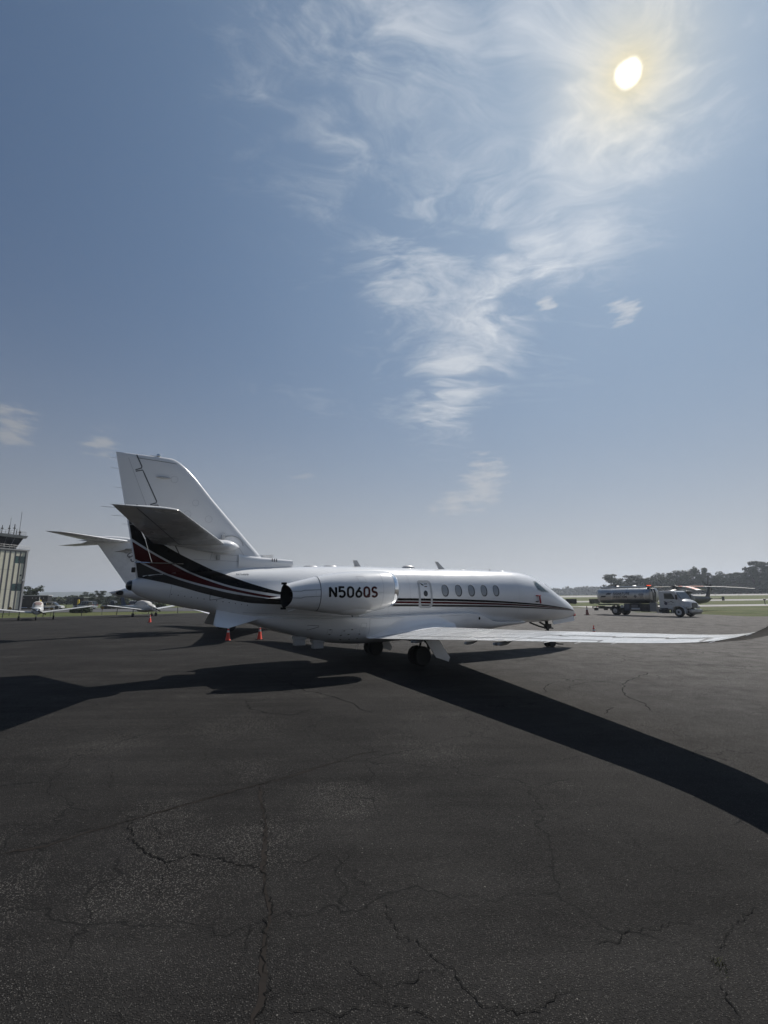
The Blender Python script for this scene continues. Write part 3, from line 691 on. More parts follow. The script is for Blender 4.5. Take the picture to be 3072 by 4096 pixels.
# flight-deck side glass
ws = [(3.28, 2.79), (3.09, 2.80), (2.83, 2.575), (2.47, 2.335), (2.99, 2.36), (3.235, 2.45), (3.31, 2.66)]
wsi = [(3.225, 2.745), (3.10, 2.752), (2.86, 2.545), (2.64, 2.385), (2.98, 2.405), (3.19, 2.475), (3.255, 2.65)]
def poly_skin(poly, sg, off, n=6):
    cs = sum(p[0] for p in poly)/len(poly); cz = sum(p[1] for p in poly)/len(poly)
    dense = subdiv(poly+[poly[0]], .08)[:-1]
    return MB().loft([[skinpt(cs+(s-cs)*k, cz+(z-cz)*k, sg, off) for s, z in dense] for k in (1, .8, .6, .4, .2, .05)], (False, True))
for sg in (1, -1):
    f = poly_skin(ws, sg, .004).build('cockpit_window', mat('window_surround', (.30, .33, .32), .35), jet)
    poly_skin(wsi, sg, .009).build('pane', mat('cockpit_glass', (.05, .075, .07), .08, coat=1.), f)
def top_skin(s, y, off=.006):
    t, b, w = fus(s); c = (t+b)/2; return L3(s, y, c+((t-b)/2+off)*max(0, 1-abs(y/(w+off))**2.15)**(1/2.15))
for sg in (1, -1):
    rings = []
    for i in range(9):
        s = 1.62+ .62*i/8; rings.append([top_skin(s, sg*(.03+(.50+.10*i/8)*j/8)) for j in range(9)])
    MB().loft(rings, closed=False).build('windscreen', GLASS, jet, fix=False)
# pitot covers, nose cover, beacon bits
c = MB(); c.box(L3(3.30, 1.07, 2.205), (.27, .03, .045)); c.box(L3(3.235, 1.085, 2.05), (.075, .03, .32), Matrix.Rotation(R(-6), 3, 'Y')); c.build('pitot_cover', REDR, jet, bevel=.008)
MB().tube([L3(3.42, 1.02, 1.97), L3(3.40, 1.10, 1.96), L3(3.36, 1.12, 1.99)], .022).build('pitot_probe', DARKM, jet)
c = MB(); c.tube([L3(.20, .10, 1.30), L3(.08, .16, 1.33), L3(.04, .12, 1.37)], .035); c.build('nose_cover', REDR, jet)

# ---- wing
def wing_section(le, te, th, n=16):
    le, te = Vector(le), Vector(te); ch = te-le; up = Vector((0, 0, 1)); ring = []
    for k in range(2*n):
        if k < n: t = 1-(k/n); sgn = 1
        else: t = (k-n)/n; sgn = -.62
        t = t*t*(3-2*t) if 0 < t < 1 else t
        y = foil(t)*th*sgn
        if t >= .999: y = .004*sgn
        ring.append(le+ch*t+up*y)
    return ring
WY = [.4, 1.2, 3, 5, 7, 9, 10.2, 10.6, 11.0, 11.3, 11.6, 11.85, 12.1, 12.3, 12.45]
def wing_pts(y, k=1.):
    te = interp([0, 10.2, 10.8, 11.4, 12.0, 12.45], [10.957, 11.2, 11.24, 11.36, 11.55, 11.95], y); le = interp([0, 10.2, 10.8, 11.4, 12.0, 12.3, 12.45], [7.098, 9.767, 9.94, 10.22, 10.72, 11.15, 11.55], y)
    z = .795+.0638*y+interp([0, 10.2, 11, 11.5, 12, 12.3, 12.45], [0, 0, .015, .05, .14, .23, .30], y)
    th = interp([0, 1.2, 6, 10, 12.45], [.26, .235, .135, .085, .03], y)
    return le, te, z, th
def wing(sg, k):
    rings = []
    for y in WY:
        le, te, z, th = wing_pts(y); c = te-le
        dz = .012*c; rings.append([Vector(L3(p.x, sg*y*(k if y > 5 else 1-(1-k)*max(0, y-1.2)/3.8), p.z)) for p in wing_section((le, 0, z+dz), (te, 0, z), th)])
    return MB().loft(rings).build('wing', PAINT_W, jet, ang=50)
wing_r = wing(1, 1.); wing_l = wing(-1, .915)
def wtop(y, t, off=.006):
    le, te, z, th = wing_pts(y); c = te-le
    return L3(le+c*t, y, z+.012*c*(1-t)+foil(t)*th+off)
def wline(name, pts, w=.025, m=SEAM, parent=wing_r):
    mb = MB(); P = []
    for (y0, t0), (y1, t1) in zip(pts, pts[1:]):
        n = max(2, int(abs(y1-y0)/.4)+2)
        P += [(y0+(y1-y0)*i/n, t0+(t1-t0)*i/n) for i in range(n)]
    P.append(pts[-1]); vs = []
    Q = [Vector(wtop(*p)) for p in P]
    for i, q in enumerate(Q):
        t = (Q[min(i+1, len(Q)-1)]-Q[max(i-1, 0)]).normalized(); n = Vector((0, 0, 1)).cross(t)
        vs += [q+n*w/2, q-n*w/2]
    mb.add(vs, [(2*i, 2*i+1, 2*i+3, 2*i+2) for i in range(len(Q)-1)])
    return mb.build(name, m, parent, smooth=False, fix=False)
wline('flap_seam', [(2.0, .86), (3.2, .855)], .035); wline('flap_seam', [(3.3, .86), (7.45, .835)], .035)
wline('aileron_seam', [(7.9, .62), (8.25, .62), (8.27, .66), (8.5, .66), (8.52, .63), (9.55, .63), (9.57, .67), (9.75, .67), (9.77, .64), (10.55, .64), (10.57, .68), (10.72, .68), (10.74, .65), (11.28, .65), (11.32, .97)], .05)
wline('aileron_seam', [(7.55, .99), (7.9, .62)], .03); wline('trim_tab_seam', [(7.7, .84), (9.6, .88), (9.62, .985)], .03)
wline('spoiler_seam', [(3.9, .70), (7.8, .62)], .02, SEAM_L); wline('spoiler_seam', [(3.9, .70), (3.55, .84)], .02, SEAM_L); wline('spoiler_seam', [(5.7, .66), (5.5, .83)], .02, SEAM_L)
wline('panel_seam', [(9.9, .12), (9.9, .6)], .012, SEAM_L); wline('panel_seam', [(6.2, .1), (6.2, .62)], .012, SEAM_L); wline('panel_seam', [(1.9, .12), (7, .10), (11, .1)], .015, SEAM_L)
for y in (2.6, 4.6, 6.9): wline('flap_access_panel', [(y, .925), (y+.28, .925)], .03, SEAM_L)
for y in (3.62, 3.78, 6.05, 7.05, 7.2):                          # flap-track fairings
    le, te, z, th = wing_pts(y)
    MB().tube([L3(te-.34, y, z-.03), L3(te-.22, y, z-.06), L3(te-.06, y, z-.07), L3(te+.02, y, z-.065)], [.01, .03, .038, .03], 10).build('flap_track_fairing', PAINT_G, wing_r)
for y in (8.6, 9.3, 10.0, 11.55, 12.05):                                                # static wicks
    le, te, z, th = wing_pts(y)
    MB().tube([L3(te-.02, y, z), L3(te+.18, y+.02, z-.01)], .005, 5).build('static_wick', PAINT_G, wing_r)
for t in ((2.6, .5), (2.75, .5)):
    p = wtop(*t); MB().sphere((p[0], p[1], p[2]), (.03, .03, .008), 8, 5).build('fuel_cap', CHROME, wing_r)
# wing root fillet
for sg in (1, -1):
    rings = []
    for i in range(31):
        s = 7.6+3.5*i/30; g = (.35+.65*sst(0, .4, i/30))*(1-.93*sst(.50, 1.0, i/30)); rings_ = []
        y1 = 1.15+.62*g*(1 if i < 28 else 1)
        def wz(s_, y_):
            le, te, z, th = wing_pts(y_); t = min(max((s_-le)/(te-le), 0), 1); return z+.012*(te-le)*(1-t)+foil(t)*th
        zb = wz(s, y1); zt = min(zb+.52*g, 1.52); yt = skin_y(s, zt, .003)
        for j in range(9):
            a = R(90*j/8); rings_.append(L3(s, sg*(y1-(y1-yt)*math.sin(a)), zt-(zt-zb-.002)*math.cos(a) if False else zb+.004+(zt-zb)*(1-math.cos(a))))
        rings.append(rings_)
    MB().loft(rings, closed=False).build('wing_root_fillet', PAINT, jet, fix=False)
# ---- fin and rudder
def fin_ring(z, n=22, grow=0.):
    a, b = fin_le(z), fin_te(z); ring = []
    for k in range(2*n):
        t = 1-k/n if k < n else (k-n)/n; t = t*t*(3-2*t) if 0 < t < 1 else t
        y = (fin_y(a+(b-a)*t, z) if 0 < t < .9999 else 0.)*(1 if k < n else -1)
        if t >= .999: y = .006*(1 if k < n else -1)
        ring.append(Vector(L3(a+(b-a)*t, y, z)))
    return ring
zs = [2.62, 2.8, 3.0, 3.2, 3.4, 3.6, 3.8, 4.0, 4.3, 4.6, 4.9, 5.2, 5.5, 5.8, 6.05, 6.2]
frings = [fin_ring(z) for z in zs]
for dz, k in ((6.28, .9), (6.325, .6), (6.34, .2)):
    r_ = fin_ring(dz); 
    frings.append([Vector((p.x, p.y*k, p.z+(.0))) for p in r_])
fin = MB().loft(frings).build('fin', PAINT, jet, ang=50)
def finline(name, pts, w=.03, m=SEAM, par=fin, off=.005, sides=(1, -1)):
    for sg in sides:
        P = subdiv(pts, .12); mb = MB(); vs = []
        for i, (s, z) in enumerate(P):
            a = P[max(i-1, 0)]; b = P[min(i+1, len(P)-1)]; t = Vector((b[0]-a[0], b[1]-a[1])).normalized(); n = Vector((-t.y, t.x))*w/2
            for q in ((s+n.x, z+n.y), (s-n.x, z-n.y)): vs.append(L3(q[0], sg*side_y(q[0], q[1], off), q[1]))
        mb.add(vs, [(2*i, 2*i+1, 2*i+3, 2*i+2) for i in range(len(P)-1)])
        mb.build(name, m, par, smooth=False, fix=False)
finline('rudder_seam', [(18.13, 6.31), (17.97, 5.98), (17.975, 5.93), (18.12, 5.86), (18.11, 5.82), (17.94, 5.87), (17.51, 4.98), (17.52, 4.93), (17.66, 4.87), (17.65, 4.83), (17.47, 4.87), (17.41, 4.72)], .032)
finline('rudder_seam', [(17.40, 4.70), (16.95, 3.75), (16.78, 3.42)], .03)
finline('rudder_rib_seam', [(18.33, 6.2), (17.72, 4.72)], .010, SEAM_L)
finline('fin_cap_seam', [(18.12, 6.22), (17.05, 6.17)], .014, SEAM)
finline('fin_panel_seam', [(14.62, 3.55), (15.15, 4.05)], .012, SEAM_L); finline('fin_panel_seam', [(16.4, 3.32), (14.7, 3.28)], .012, SEAM_L)
finline('fin_panel_seam', [(15.95, 3.3), (15.85, 3.72), (15.1, 3.70), (14.85, 3.33)], .012, SEAM_L); finline('fin_panel_seam', [(15.85, 3.5), (15.0, 3.47)], .012, SEAM_L)
for s, z, r_ in ((17.08, 5.68, .095), (16.45, 5.02, .09), (16.66, 4.66, .10), (16.05, 4.55, .10), (15.62, 4.06, .09)):
    finline('access_cover', [(s+r_*math.cos(2*PI*k/18), z+r_*1.05*math.sin(2*PI*k/18)) for k in range(19)], .008, SEAM_L, sides=(1,))
MB().sphere(L3(17.38, fin_y(17.38, 5.70)+.02, 5.70), (.20, .035, .035), 12, 6).build('logo_light_blister', PAINT_G, fin)
b_ = MB(); b_.sphere(L3(17.55, 0, 6.37), (.07, .05, .07), 12, 6); b_.tube([L3(17.6, 0, 6.36), L3(17.78, 0, 6.355)], .012); b_.build('fin_beacon', CHROME, fin)
for z in (6.16, 5.85, 5.3): MB().tube([L3(fin_te(z)-.01, 0, z), L3(fin_te(z)+.20, 0, z+.01)], .0045, 5).build('static_wick', PAINT_G, fin)
MB().tube([L3(17.42, .13, 4.70)]+[L3(17.42-.1*0, .135, 4.69)], .01, 5)
finline('rudder_gust_lock', [(17.90, 4.22), (17.80, 4.02), (17.72, 3.86)], .030, CHROME, off=.03, sides=(1,)); finline('rudder_gust_lock', [(17.72, 3.86), (17.62, 3.55), (17.50, 3.20)], .014, CHROME, off=.02, sides=(1,))
MB().tube([L3(17.93, .10, 3.19), L3(17.3, .13, 3.18), L3(16.68, .17, 3.17)], .018, 6).build('rudder_gap_strip', CHROME, fin)
MB().box(L3(17.95, .05, 2.98), (.10, .12, .14)).build('tail_position_light', DARKM, fin, bevel=.02)
# dorsal fairing with ram inlet
rings = []
for i in range(15):
    f = i/14; s = 13.37+1.75*f; w = .12+.10*f; zt = 3.40+.10*f+.14*max(0, f-.6); zb = fus(s)[0]-.08
    rings.append([L3(s, w*math.copysign(abs(math.cos(2*PI*k/20))**.7, math.cos(2*PI*k/20)), (zt+zb)/2+(zt-zb)/2*math.copysign(abs(math.sin(2*PI*k/20))**.7, math.sin(2*PI*k/20))) for k in range(20)])
df = MB().loft(rings).build('dorsal_fairing', PAINT, jet)
MB().sphere(L3(13.365, 0, 3.29), (.02, .10, .075), 14, 6).build('ram_air_inlet', SOOT, df)
for k in range(3): MB().box(L3(13.92+.07*k, .155, 3.37), (.025, .02, .10)).build('louvre', SEAM, df)
# fin root fillet follows the blended body side
for sg in (1, -1):
    rings = []
    for i in range(41):
        s = 14.0+3.7*i/40; t_ = fus(s)[0]; rings.append([L3(s, sg*(side_y(s, t_-.42+.84*j/16, .001)), t_-.42+.84*j/16) for j in range(17)])
    MB().loft(rings, closed=False).build('fin_root_fillet', PAINT, fin, fix=False)
# ---- stabilisers
def stab(sg):
    rings = []
    for f in [i/12 for i in range(13)]:
        y = .12+3.98*f; le = 15.42+(17.22-15.42)*f; te = 17.50+(18.50-17.50)*f; z = 3.72+(.34 if sg > 0 else .10)*f; th = .125-.075*f
        rings.append([Vector(L3(p.x, sg*y, p.z)) for p in wing_section((le, 0, z), (te, 0, z+.02), th)])
    for y, a, b_, th in ((4.13, 17.28, 18.54, .035), (4.16, 17.42, 18.56, .012)):
        zt_ = 4.06 if sg > 0 else 3.82; rings.append([Vector(L3(p.x, sg*y, p.z)) for p in wing_section((a, 0, zt_), (b_, 0, zt_+.015), th)])
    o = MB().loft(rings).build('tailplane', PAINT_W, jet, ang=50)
    for y in (3.9, 3.2, 2.4) if sg > 0 else ():
        f = (y-.12)/3.98; te = 17.5+f; MB().tube([L3(te-.02, sg*y, 3.73+.34*f), L3(te+.24, sg*y, 3.735+.34*f)], .0045, 5).build('static_wick', PAINT_G, o)
    # elevator gap above and below, de-ice boot line
    for up in (1, -1):
        mb = MB(); vs = []
        for i in range(25):
            f = i/24; y = .4+3.75*f*.99; ff = (y-.12)/3.98; le = 15.42+1.8*ff; te = 17.5+ff; t = .64; th = .125-.075*ff
            s = le+(te-le)*t; z = 3.72+.34*ff+.02*t+(foil(t)*th*(1 if up > 0 else -.62))+.005*up
            vs += [L3(s-.014, sg*y, z), L3(s+.014, sg*y, z)]
        mb.add(vs, [(2*i, 2*i+1, 2*i+3, 2*i+2) for i in range(24)]); mb.build('elevator_seam', SEAM, o, smooth=False, fix=False)
    return o
stab(1); stab(-1)
# bullet fairing at the tailplane root
for sg in (1, -1):
    rings = []
    for i in range(21):
        f = i/20; s = 15.16+2.0*f; e = math.sin(PI*min(1, f*4.5+.03)/2)**.55*(1-.8*sst(.35, 1, f)); rings.append([L3(s, sg*(.02+max(.38*e, .004)*math.cos(2*PI*k/20)+.28), 3.715+.03*f+.20*max(e, .01)*math.sin(2*PI*k/20)) for k in range(20)])
    MB().loft(rings).build('tailplane_root_fairing', PAINT, jet)
    # raised plate above the root
    pts = [(15.02+.55*(1-math.cos(R(90*k/8))) if False else 15.35+.36*math.cos(R(180-18*k)), 3.78+.30*math.sin(R(180-18*k))) for k in range(8)]
    finline('root_doubler_edge', pts, .03, PAINT_G, fin, .02, sides=(sg,))
    for k, (s_, z_) in enumerate(((15.62, 4.02), (15.72, 3.40))): MB().box(L3(s_, sg*.20, z_), (.10, .10, .14)).build('tailplane_stop', PAINT_G, fin, bevel=.01)
# ---- ventral fins
for sg in (1, -1):
    top = [(13.85, .42, 1.72), (15.70, .34, 1.93)]; bot = [(15.86, .86, 1.44), (15.80, .93, 1.40), (15.47, .96, 1.345)]
    pl = [top[0], bot[2], bot[1], bot[0], top[1]]
    P_ = [Vector(L3(s, sg*y, z)) for s, y, z in pl]; nrm = (P_[1]-P_[0]).cross(P_[4]-P_[0]).normalized()*.018
    c_ = sum(P_, Vector())/5; in_ = [c_+(p-c_)*.97 for p in P_]
    MB().loft([[p-nrm*.2 for p in P_], [p+nrm for p in in_]]).add([p-nrm*.2 for p in P_], [tuple(range(5))]).build('ventral_fin', PAINT, jet, smooth=False)

# ---- engines
NS = [10.72, 10.76, 10.86, 11.1, 11.5, 12.0, 12.5, 12.9, 13.25, 13.7, 14.15]
NR = [.475, .515, .545, .585, .62, .632, .612, .565, .50, .41, .318]
NZ = [2.42, 2.42, 2.42, 2.40, 2.36, 2.33, 2.31, 2.30, 2.29, 2.265, 2.235]
def nac_ring(s, sg, k=1., n=44, off=0.):
    r_ = interp(NS, NR, s)*k+off; z = interp(NS, NZ, s); yy = 1.93+.03*(14-s)/3
    return [Vector(L3(s, sg*(yy+r_*math.cos(2*PI*i/n)*.97), z+r_*math.sin(2*PI*i/n))) for i in range(n)]
def nac_pt(s, z, off=.006):
    r_ = interp(NS, NR, s)+off; zc = interp(NS, NZ, s); q = max(-1, min(1, (z-zc)/r_)); yy = 1.93+.03*(14-s)/3
    return L3(s, yy+r_*.97*math.sqrt(1-q*q), z)
def engine(sg):
    mouth = lambda ring, f: [Vector((p.x+.17*f*max(0., math.cos(2*PI*i/44))**1.3-.04*f, p.y, p.z)) for i, p in enumerate(ring)]
    body = MB().loft([mouth(nac_ring(10.90+(14.15-10.90)*i/40, sg), sst(.72, 1, i/40)) for i in range(41)], (False, False)).build('engine_nacelle', PAINT, jet, ang=60)
    lip = [nac_ring(10.90, sg, off=.001)]+[nac_ring(s, sg) for s in (10.84, 10.78, 10.74, 10.715)]
    lip += [nac_ring(10.71, sg, k_) for k_ in (.985, .94, .90)]+[[Vector((p.x-dx, p.y, p.z)) for p in nac_ring(10.72, sg, k_)] for dx, k_ in ((.05, .85), (.25, .80), (.6, .78))]
    MB().loft(lip, (False, False)).build('intake_lip', CHROME, body, ang=60)
    fan = MB(); cz, cy = 2.42, 2.02
    for k in range(20):
        a = 2*PI*k/20; fan.add([L3(11.25, sg*(cy+.08*math.cos(a)), cz+.08*math.sin(a)), L3(11.25, sg*(cy+.39*math.cos(a+.1)), cz+.39*math.sin(a+.1)), L3(11.32, sg*(cy+.39*math.cos(a+.4)), cz+.39*math.sin(a+.4)), L3(11.32, sg*(cy+.08*math.cos(a+.4)), cz+.08*math.sin(a+.4))], [(0, 1, 2, 3)])
    fan.build('fan', DARKM, body, smooth=False)
    MB().lathe([(.001, -.28), (.07, -.12), (.10, 0)], L3(11.25, sg*cy, cz), 'X', 16).build('spinner', DARKM, body)
    # exhaust: fish-mouth edge, dark inside
    edge = mouth(nac_ring(14.15, sg), 1.)
    MB().loft([edge, mouth(nac_ring(14.16, sg, .93), 1.), nac_ring(13.78, sg, .74), nac_ring(13.2, sg, .5)], (False, True)).build('exhaust_nozzle', SOOT, body)
    for zz in (2.60, 1.87): MB().box(L3(14.19, sg*1.93, zz-.02*(1 if zz > 2 else -1)), (.12, .16, .06)).build('thrust_reverser_lug', SOOT, body, bevel=.01)
    MB().tube([L3(13.85, sg*1.90, 1.86), L3(14.05, sg*1.90, 1.80), L3(14.4, sg*1.9, 1.80)][:2], [.04, .015]).build('drain_mast', PAINT, body)
    for s, w, m_ in ((13.26, .022, SEAM), (10.905, .010, SEAM_L), (11.32, .008, SEAM_L)):
        MB().loft([nac_ring(s-w/2, sg, off=.004), nac_ring(s+w/2, sg, off=.004)], (False, False)).build('cowl_joint', m_, body)
    # lower bulge and pylon
    MB().sphere(L3(12.1, sg*1.98, 1.97), (.95, .40, .32), 20, 10).build('gearbox_bulge', PAINT, body)
    MB().box(L3(11.98, sg*1.98, 1.645), (.24, .10, .10)).build('drain_mast', PAINT_G, body, bevel=.02)
    rings = []
    for i in range(11):
        y = .75+.85*i/10; rings.append([Vector(L3(p.x, sg*y, p.z)) for p in wing_section((11.4, 0, 2.34), (14.5-.15*i/10, 0, 2.16), .12)])
    MB().loft(rings).build('pylon', PAINT, jet, ang=50)
    return body
eng = engine(1); engine(-1)
def nline(name, pts, w=.012, m=SEAM):
    P = subdiv(pts, .06); mb = MB(); vs = []
    for i, (s, z) in enumerate(P):
        a = P[max(i-1, 0)]; b = P[min(i+1, len(P)-1)]; t = Vector((b[0]-a[0], b[1]-a[1])).normalized(); n = Vector((-t.y, t.x))*w/2
        vs += [nac_pt(s+n.x, z+n.y, .005), nac_pt(s-n.x, z-n.y, .005)]
    mb.add(vs, [(2*i, 2*i+1, 2*i+3, 2*i+2) for i in range(len(P)-1)]); return mb.build(name, m, eng, smooth=False, fix=False)
nline('cowl_seam', [(13.27, 2.40), (13.72, 2.385), (13.80, 2.36), (14.1, 2.36)]); nline('cowl_seam', [(13.27, 2.22), (13.72, 2.20), (13.80, 2.17), (14.1, 2.18)])
nline('cowl_seam', [(11.32, 2.32), (11.5, 2.32)], .007, SEAM_L); nline('latch', [(13.40, 2.36), (13.40, 2.27)], .008, SEAM_L); nline('cowl_panel', [(12.15, 2.80), (11.92, 2.80), (11.86, 2.62), (12.10, 2.62), (12.15, 2.80)], .008, SEAM_L)
word('N506QS', lambda u, v, li: nac_pt(u, v, .007+.0012*li), 13.01, 2.195, .275, .30, .36, 'registration_letter', lambda c: RED if c in 'QS' else BLACK, eng, total=-1.47)
# small registration under the fin
word('DXTA481D', lambda u, v, li: L3(u, fus_y(u, v, .006+.001*li), v), 15.22, 2.862, .045, .26, .5, 'stencil_letter', SEAM, jet, total=-.34)

# ---- fairing and belly panel detail
def sline(name, pts, w=.012, m=SEAM_L, off=.004, par=jet):
    P = subdiv(pts, .08); mb = MB(); vs = []
    for i, (s, z) in enumerate(P):
        a = P[max(i-1, 0)]; b = P[min(i+1, len(P)-1)]; t = Vector((b[0]-a[0], b[1]-a[1])).normalized(); n = Vector((-t.y, t.x))*w/2
        vs += [skinpt(s+n.x, z+n.y, 1, off), skinpt(s-n.x, z-n.y, 1, off)]
    mb.add(vs, [(2*i, 2*i+1, 2*i+3, 2*i+2) for i in range(len(P)-1)]); return mb.build(name, m, par, smooth=False, fix=False)
sline('fairing_seam', [(11.05, 1.50), (8.9, 1.50), (7.3, 1.52)], .012); sline('fairing_seam', [(11.06, 1.5), (11.06, 1.0)], .012); sline('fairing_seam', [(15.0, 1.76), (11.1, 1.535)], .012)
sline('access_panel', [(11.17, 1.36), (11.37, 1.37), (11.37, 1.22), (11.17, 1.22), (11.17, 1.36)], .012, PAINT_G); sline('access_panel', [(11.12, 1.18), (11.40, 1.18), (11.40, .86), (11.12, .86)], .008)
sline('access_panel', [(11.5, 1.2), (12.0, 1.18), (12.0, .86), (11.5, .84)], .008); sline('access_panel', [(12.32, 1.2), (12.46, 1.2), (12.46, 1.03), (12.32, 1.03), (12.32, 1.2)], .010, PAINT_G)
for s, z in ((11.66, 1.17), (11.92, 1.14), (12.0, 1.0), (11.66, .86), (11.95, .86), (12.38, 1.19), (12.38, 1.05), (11.4, .87), (11.38, 1.02), (11.75, 1.02)): MB().box(skinpt(s, z, 1, .004), (.06, .012, .022)).build('panel_latch', SOOT, jet)
sline('naca_inlet', [(12.75, 1.32), (13.10, 1.35), (13.10, 1.20), (12.75, 1.29)], .014, SEAM)
for k in range(13): MB().sphere(L3(16.95-.17*k, fus_y(16.95-.17*k, 2.30-.027*k, .001), 2.30-.027*k), (.014, .006, .014), 6, 4).build('drain_hole', SOOT, jet)
sline('tail_joint', [(16.95, 2.72), (17.0, 2.2)], .012); sline('naca_inlet', [(15.95, 2.33), (15.50, 2.19), (15.95, 2.13), (15.95, 2.33)], .014, SEAM)
MB().sphere(L3(15.78, .12, 1.88), (.06, .04, .04), 10, 6).build('drain_mast', PAINT_G, jet)
MB().sphere(skinpt(6.45, 1.385, 1, 0.), (.045, .012, .055), 12, 6).build('fuel_port', SOOT, jet)
MB().box(skinpt(8.25, 1.42, 1, 0.), (.05, .012, .05)).build('vent', SEAM, jet)
for k in range(9): MB().sphere(L3(2.35-.0*k, .2, 0) if False else skinpt(.75+.35*k, 1.60+.05*k+.02, 1, .001), (.006, .004, .006), 5, 3) if False else None
for (sc_, zc_) in ((13.15, .97), (12.53, .84)):
    b_ = MB(); b_.box(L3(sc_, .30, zc_-.03), (.40, .30, .10)); b_.box(L3(sc_, .30, zc_-.16), (.33, .24, .20)); b_.build('belly_exhaust_duct', PAINT_G, jet, smooth=False, bevel=.012)
MB().tube([L3(11.05, .35, .68), L3(11.15, .36, .58), L3(11.18, .36, .46)], .006, 5).build('bonding_wire', PAINT_G, jet)
# antennas on the crown
def blade(s, h, c0, c1, sw):
    t = fus(s)[0]-.02
    MB().loft([[L3(s+dx+sw*f, y*(1-.3*f), t+h*f) for dx, y in ((-c*.5, 0), (-c*.1, .02), (c*.4, .014), (c*.5, 0), (c*.4, -.014), (-c*.1, -.02))] for f, c in ((0, c0), (1, c1))]).build('blade_antenna', PAINT_G, jet)
blade(10.95, .24, .26, .17, .12); blade(7.30, .31, .32, .14, .28); blade(4.86, .09, .10, .03, .03)
for s, a_, h in ((12.7, .26, .05), (12.0, .26, .055), (8.85, .30, .12), (6.35, .14, .025), (4.25, .16, .03), (2.95, .08, .03), (10.55, .18, .022)):
    MB().sphere(L3(s, 0, fus(s)[0]-.01), (a_, .14, h), 16, 8).build('antenna_fairing', PAINT_G, jet)

# ---- landing gear
def wheel(mb_t, mb_h, c, r_, w, par, hubr=None):
    hubr = hubr or r_*.55; x, y, z = c
    mb_t.lathe([(hubr, -w*.42), (r_*.86, -w*.5), (r_*.97, -w*.36), (r_, -w*.15), (r_, w*.15), (r_*.97, w*.36), (r_*.86, w*.5), (hubr, w*.42)], c, 'Y', 28)
    mb_h.lathe([(.02, -w*.30), (hubr*.5, -w*.30), (hubr*.75, -w*.22), (hubr, -w*.40), (hubr, w*.40), (hubr*.75, w*.22), (hubr*.5, w*.30), (.02, w*.30)], c, 'Y', 20)
for sg in (1, -1):
    g = []
    leg = MB(); leg.tube([L3(9.20, sg*1.62, 1.0), L3(9.12, sg*1.62, .55), L3(9.16, sg*1.62, .38)], [.06, .055, .05]); leg.tube([L3(9.16, sg*1.62, .40), L3(9.50, sg*1.62, .30)], .06); leg.tube([L3(9.5, sg*1.62, .36), L3(9.42, sg*1.62, .80)], .035)
    leg.tube([L3(9.12, sg*1.62, .62), L3(9.18, sg*1.15, .88)], .035)
    lg = leg.build('main_gear_leg', DARKM, jet)
    for dy in (-.17, .17):
        t, h = MB(), MB(); wheel(t, h, L3(9.50, sg*(1.62+dy), .30), .31, .20, lg)
        to = t.build('wheel', RUBBER, lg); h.build('wheel_hub', mat('wheel_hub_metal', (.12, .12, .12), .4, metal=.8), to)
    d = [L3(9.42, sg*1.86, .80), L3(8.90, sg*1.86, .80), L3(8.50, sg*1.92, .21), L3(8.57, sg*1.93, .08), L3(9.05, sg*1.92, .24)]
    MB().loft([[(p[0], p[1], p[2]) for p in d], [(p[0], p[1]-.03, p[2]) for p in d]]).build('main_gear_door', PAINT, jet, smooth=False)
    MB().box(L3(9.3, sg*1.35, .79), (1.1, .9, .03)).build('wheel_well', SOOT, jet)
MB().tube([L3(10.1, 1.2, .82), L3(8.2, 1.3, .74), L3(7.7, 1.35, .80)], [.02, .04, .02]).build('belly_keel_strake', DARKM, jet)
ng = MB(); ng.tube([L3(1.78, 0, 1.16), L3(1.73, 0, .72), L3(1.68, 0, .28)], [.075, .06, .045]); ng.tube([L3(2.9, .12, 1.08), L3(2.3, .08, .90), L3(1.78, 0, .80)], .035); ng.tube([L3(2.2, 0, 1.08), L3(1.86, 0, .92)], .04)
ng.box(L3(1.72, 0, .88), (.30, .16, .20)); ng.tube([L3(1.50, -.08, .80), L3(1.50, .10, .80)], .03); ng.tube([L3(1.88, 0, .70), L3(1.70, 0, .64), L3(1.50, .05, .66)], .03); nlg = ng.build('nose_gear_leg', DARKM, jet)
for dy in (-.12, .12):
    t, h = MB(), MB(); wheel(t, h, L3(1.66, dy, .22), .22, .13, nlg); to = t.build('wheel', RUBBER, nlg); h.build('wheel_hub', mat('wheel_hub_metal', (.12, .12, .12), .4), to)
d = [L3(1.66, .24, 1.13), L3(.20, .16, 1.30), L3(.16, .17, 1.09), L3(.5, .2, 1.06), L3(1.66, .27, .965)]
MB().loft([d, [(p[0], p[1]+.02, p[2]) for p in d]]).build('nose_gear_door', PAINT, jet, smooth=False)
tb = MB(); tb.tube([L3(1.15, -.28, .12), L3(1.15, .28, .12)], .03); tb.tube([L3(1.15, 0, .12), L3(.95, 0, .10)], .04); tb.build('tow_fitting', DARKM, nlg)
for sg in (1, -1):
    c = [L3(s, sg*y, z) for s, y, z in ((1.75, .02, .08), (1.95, .02, .08))]

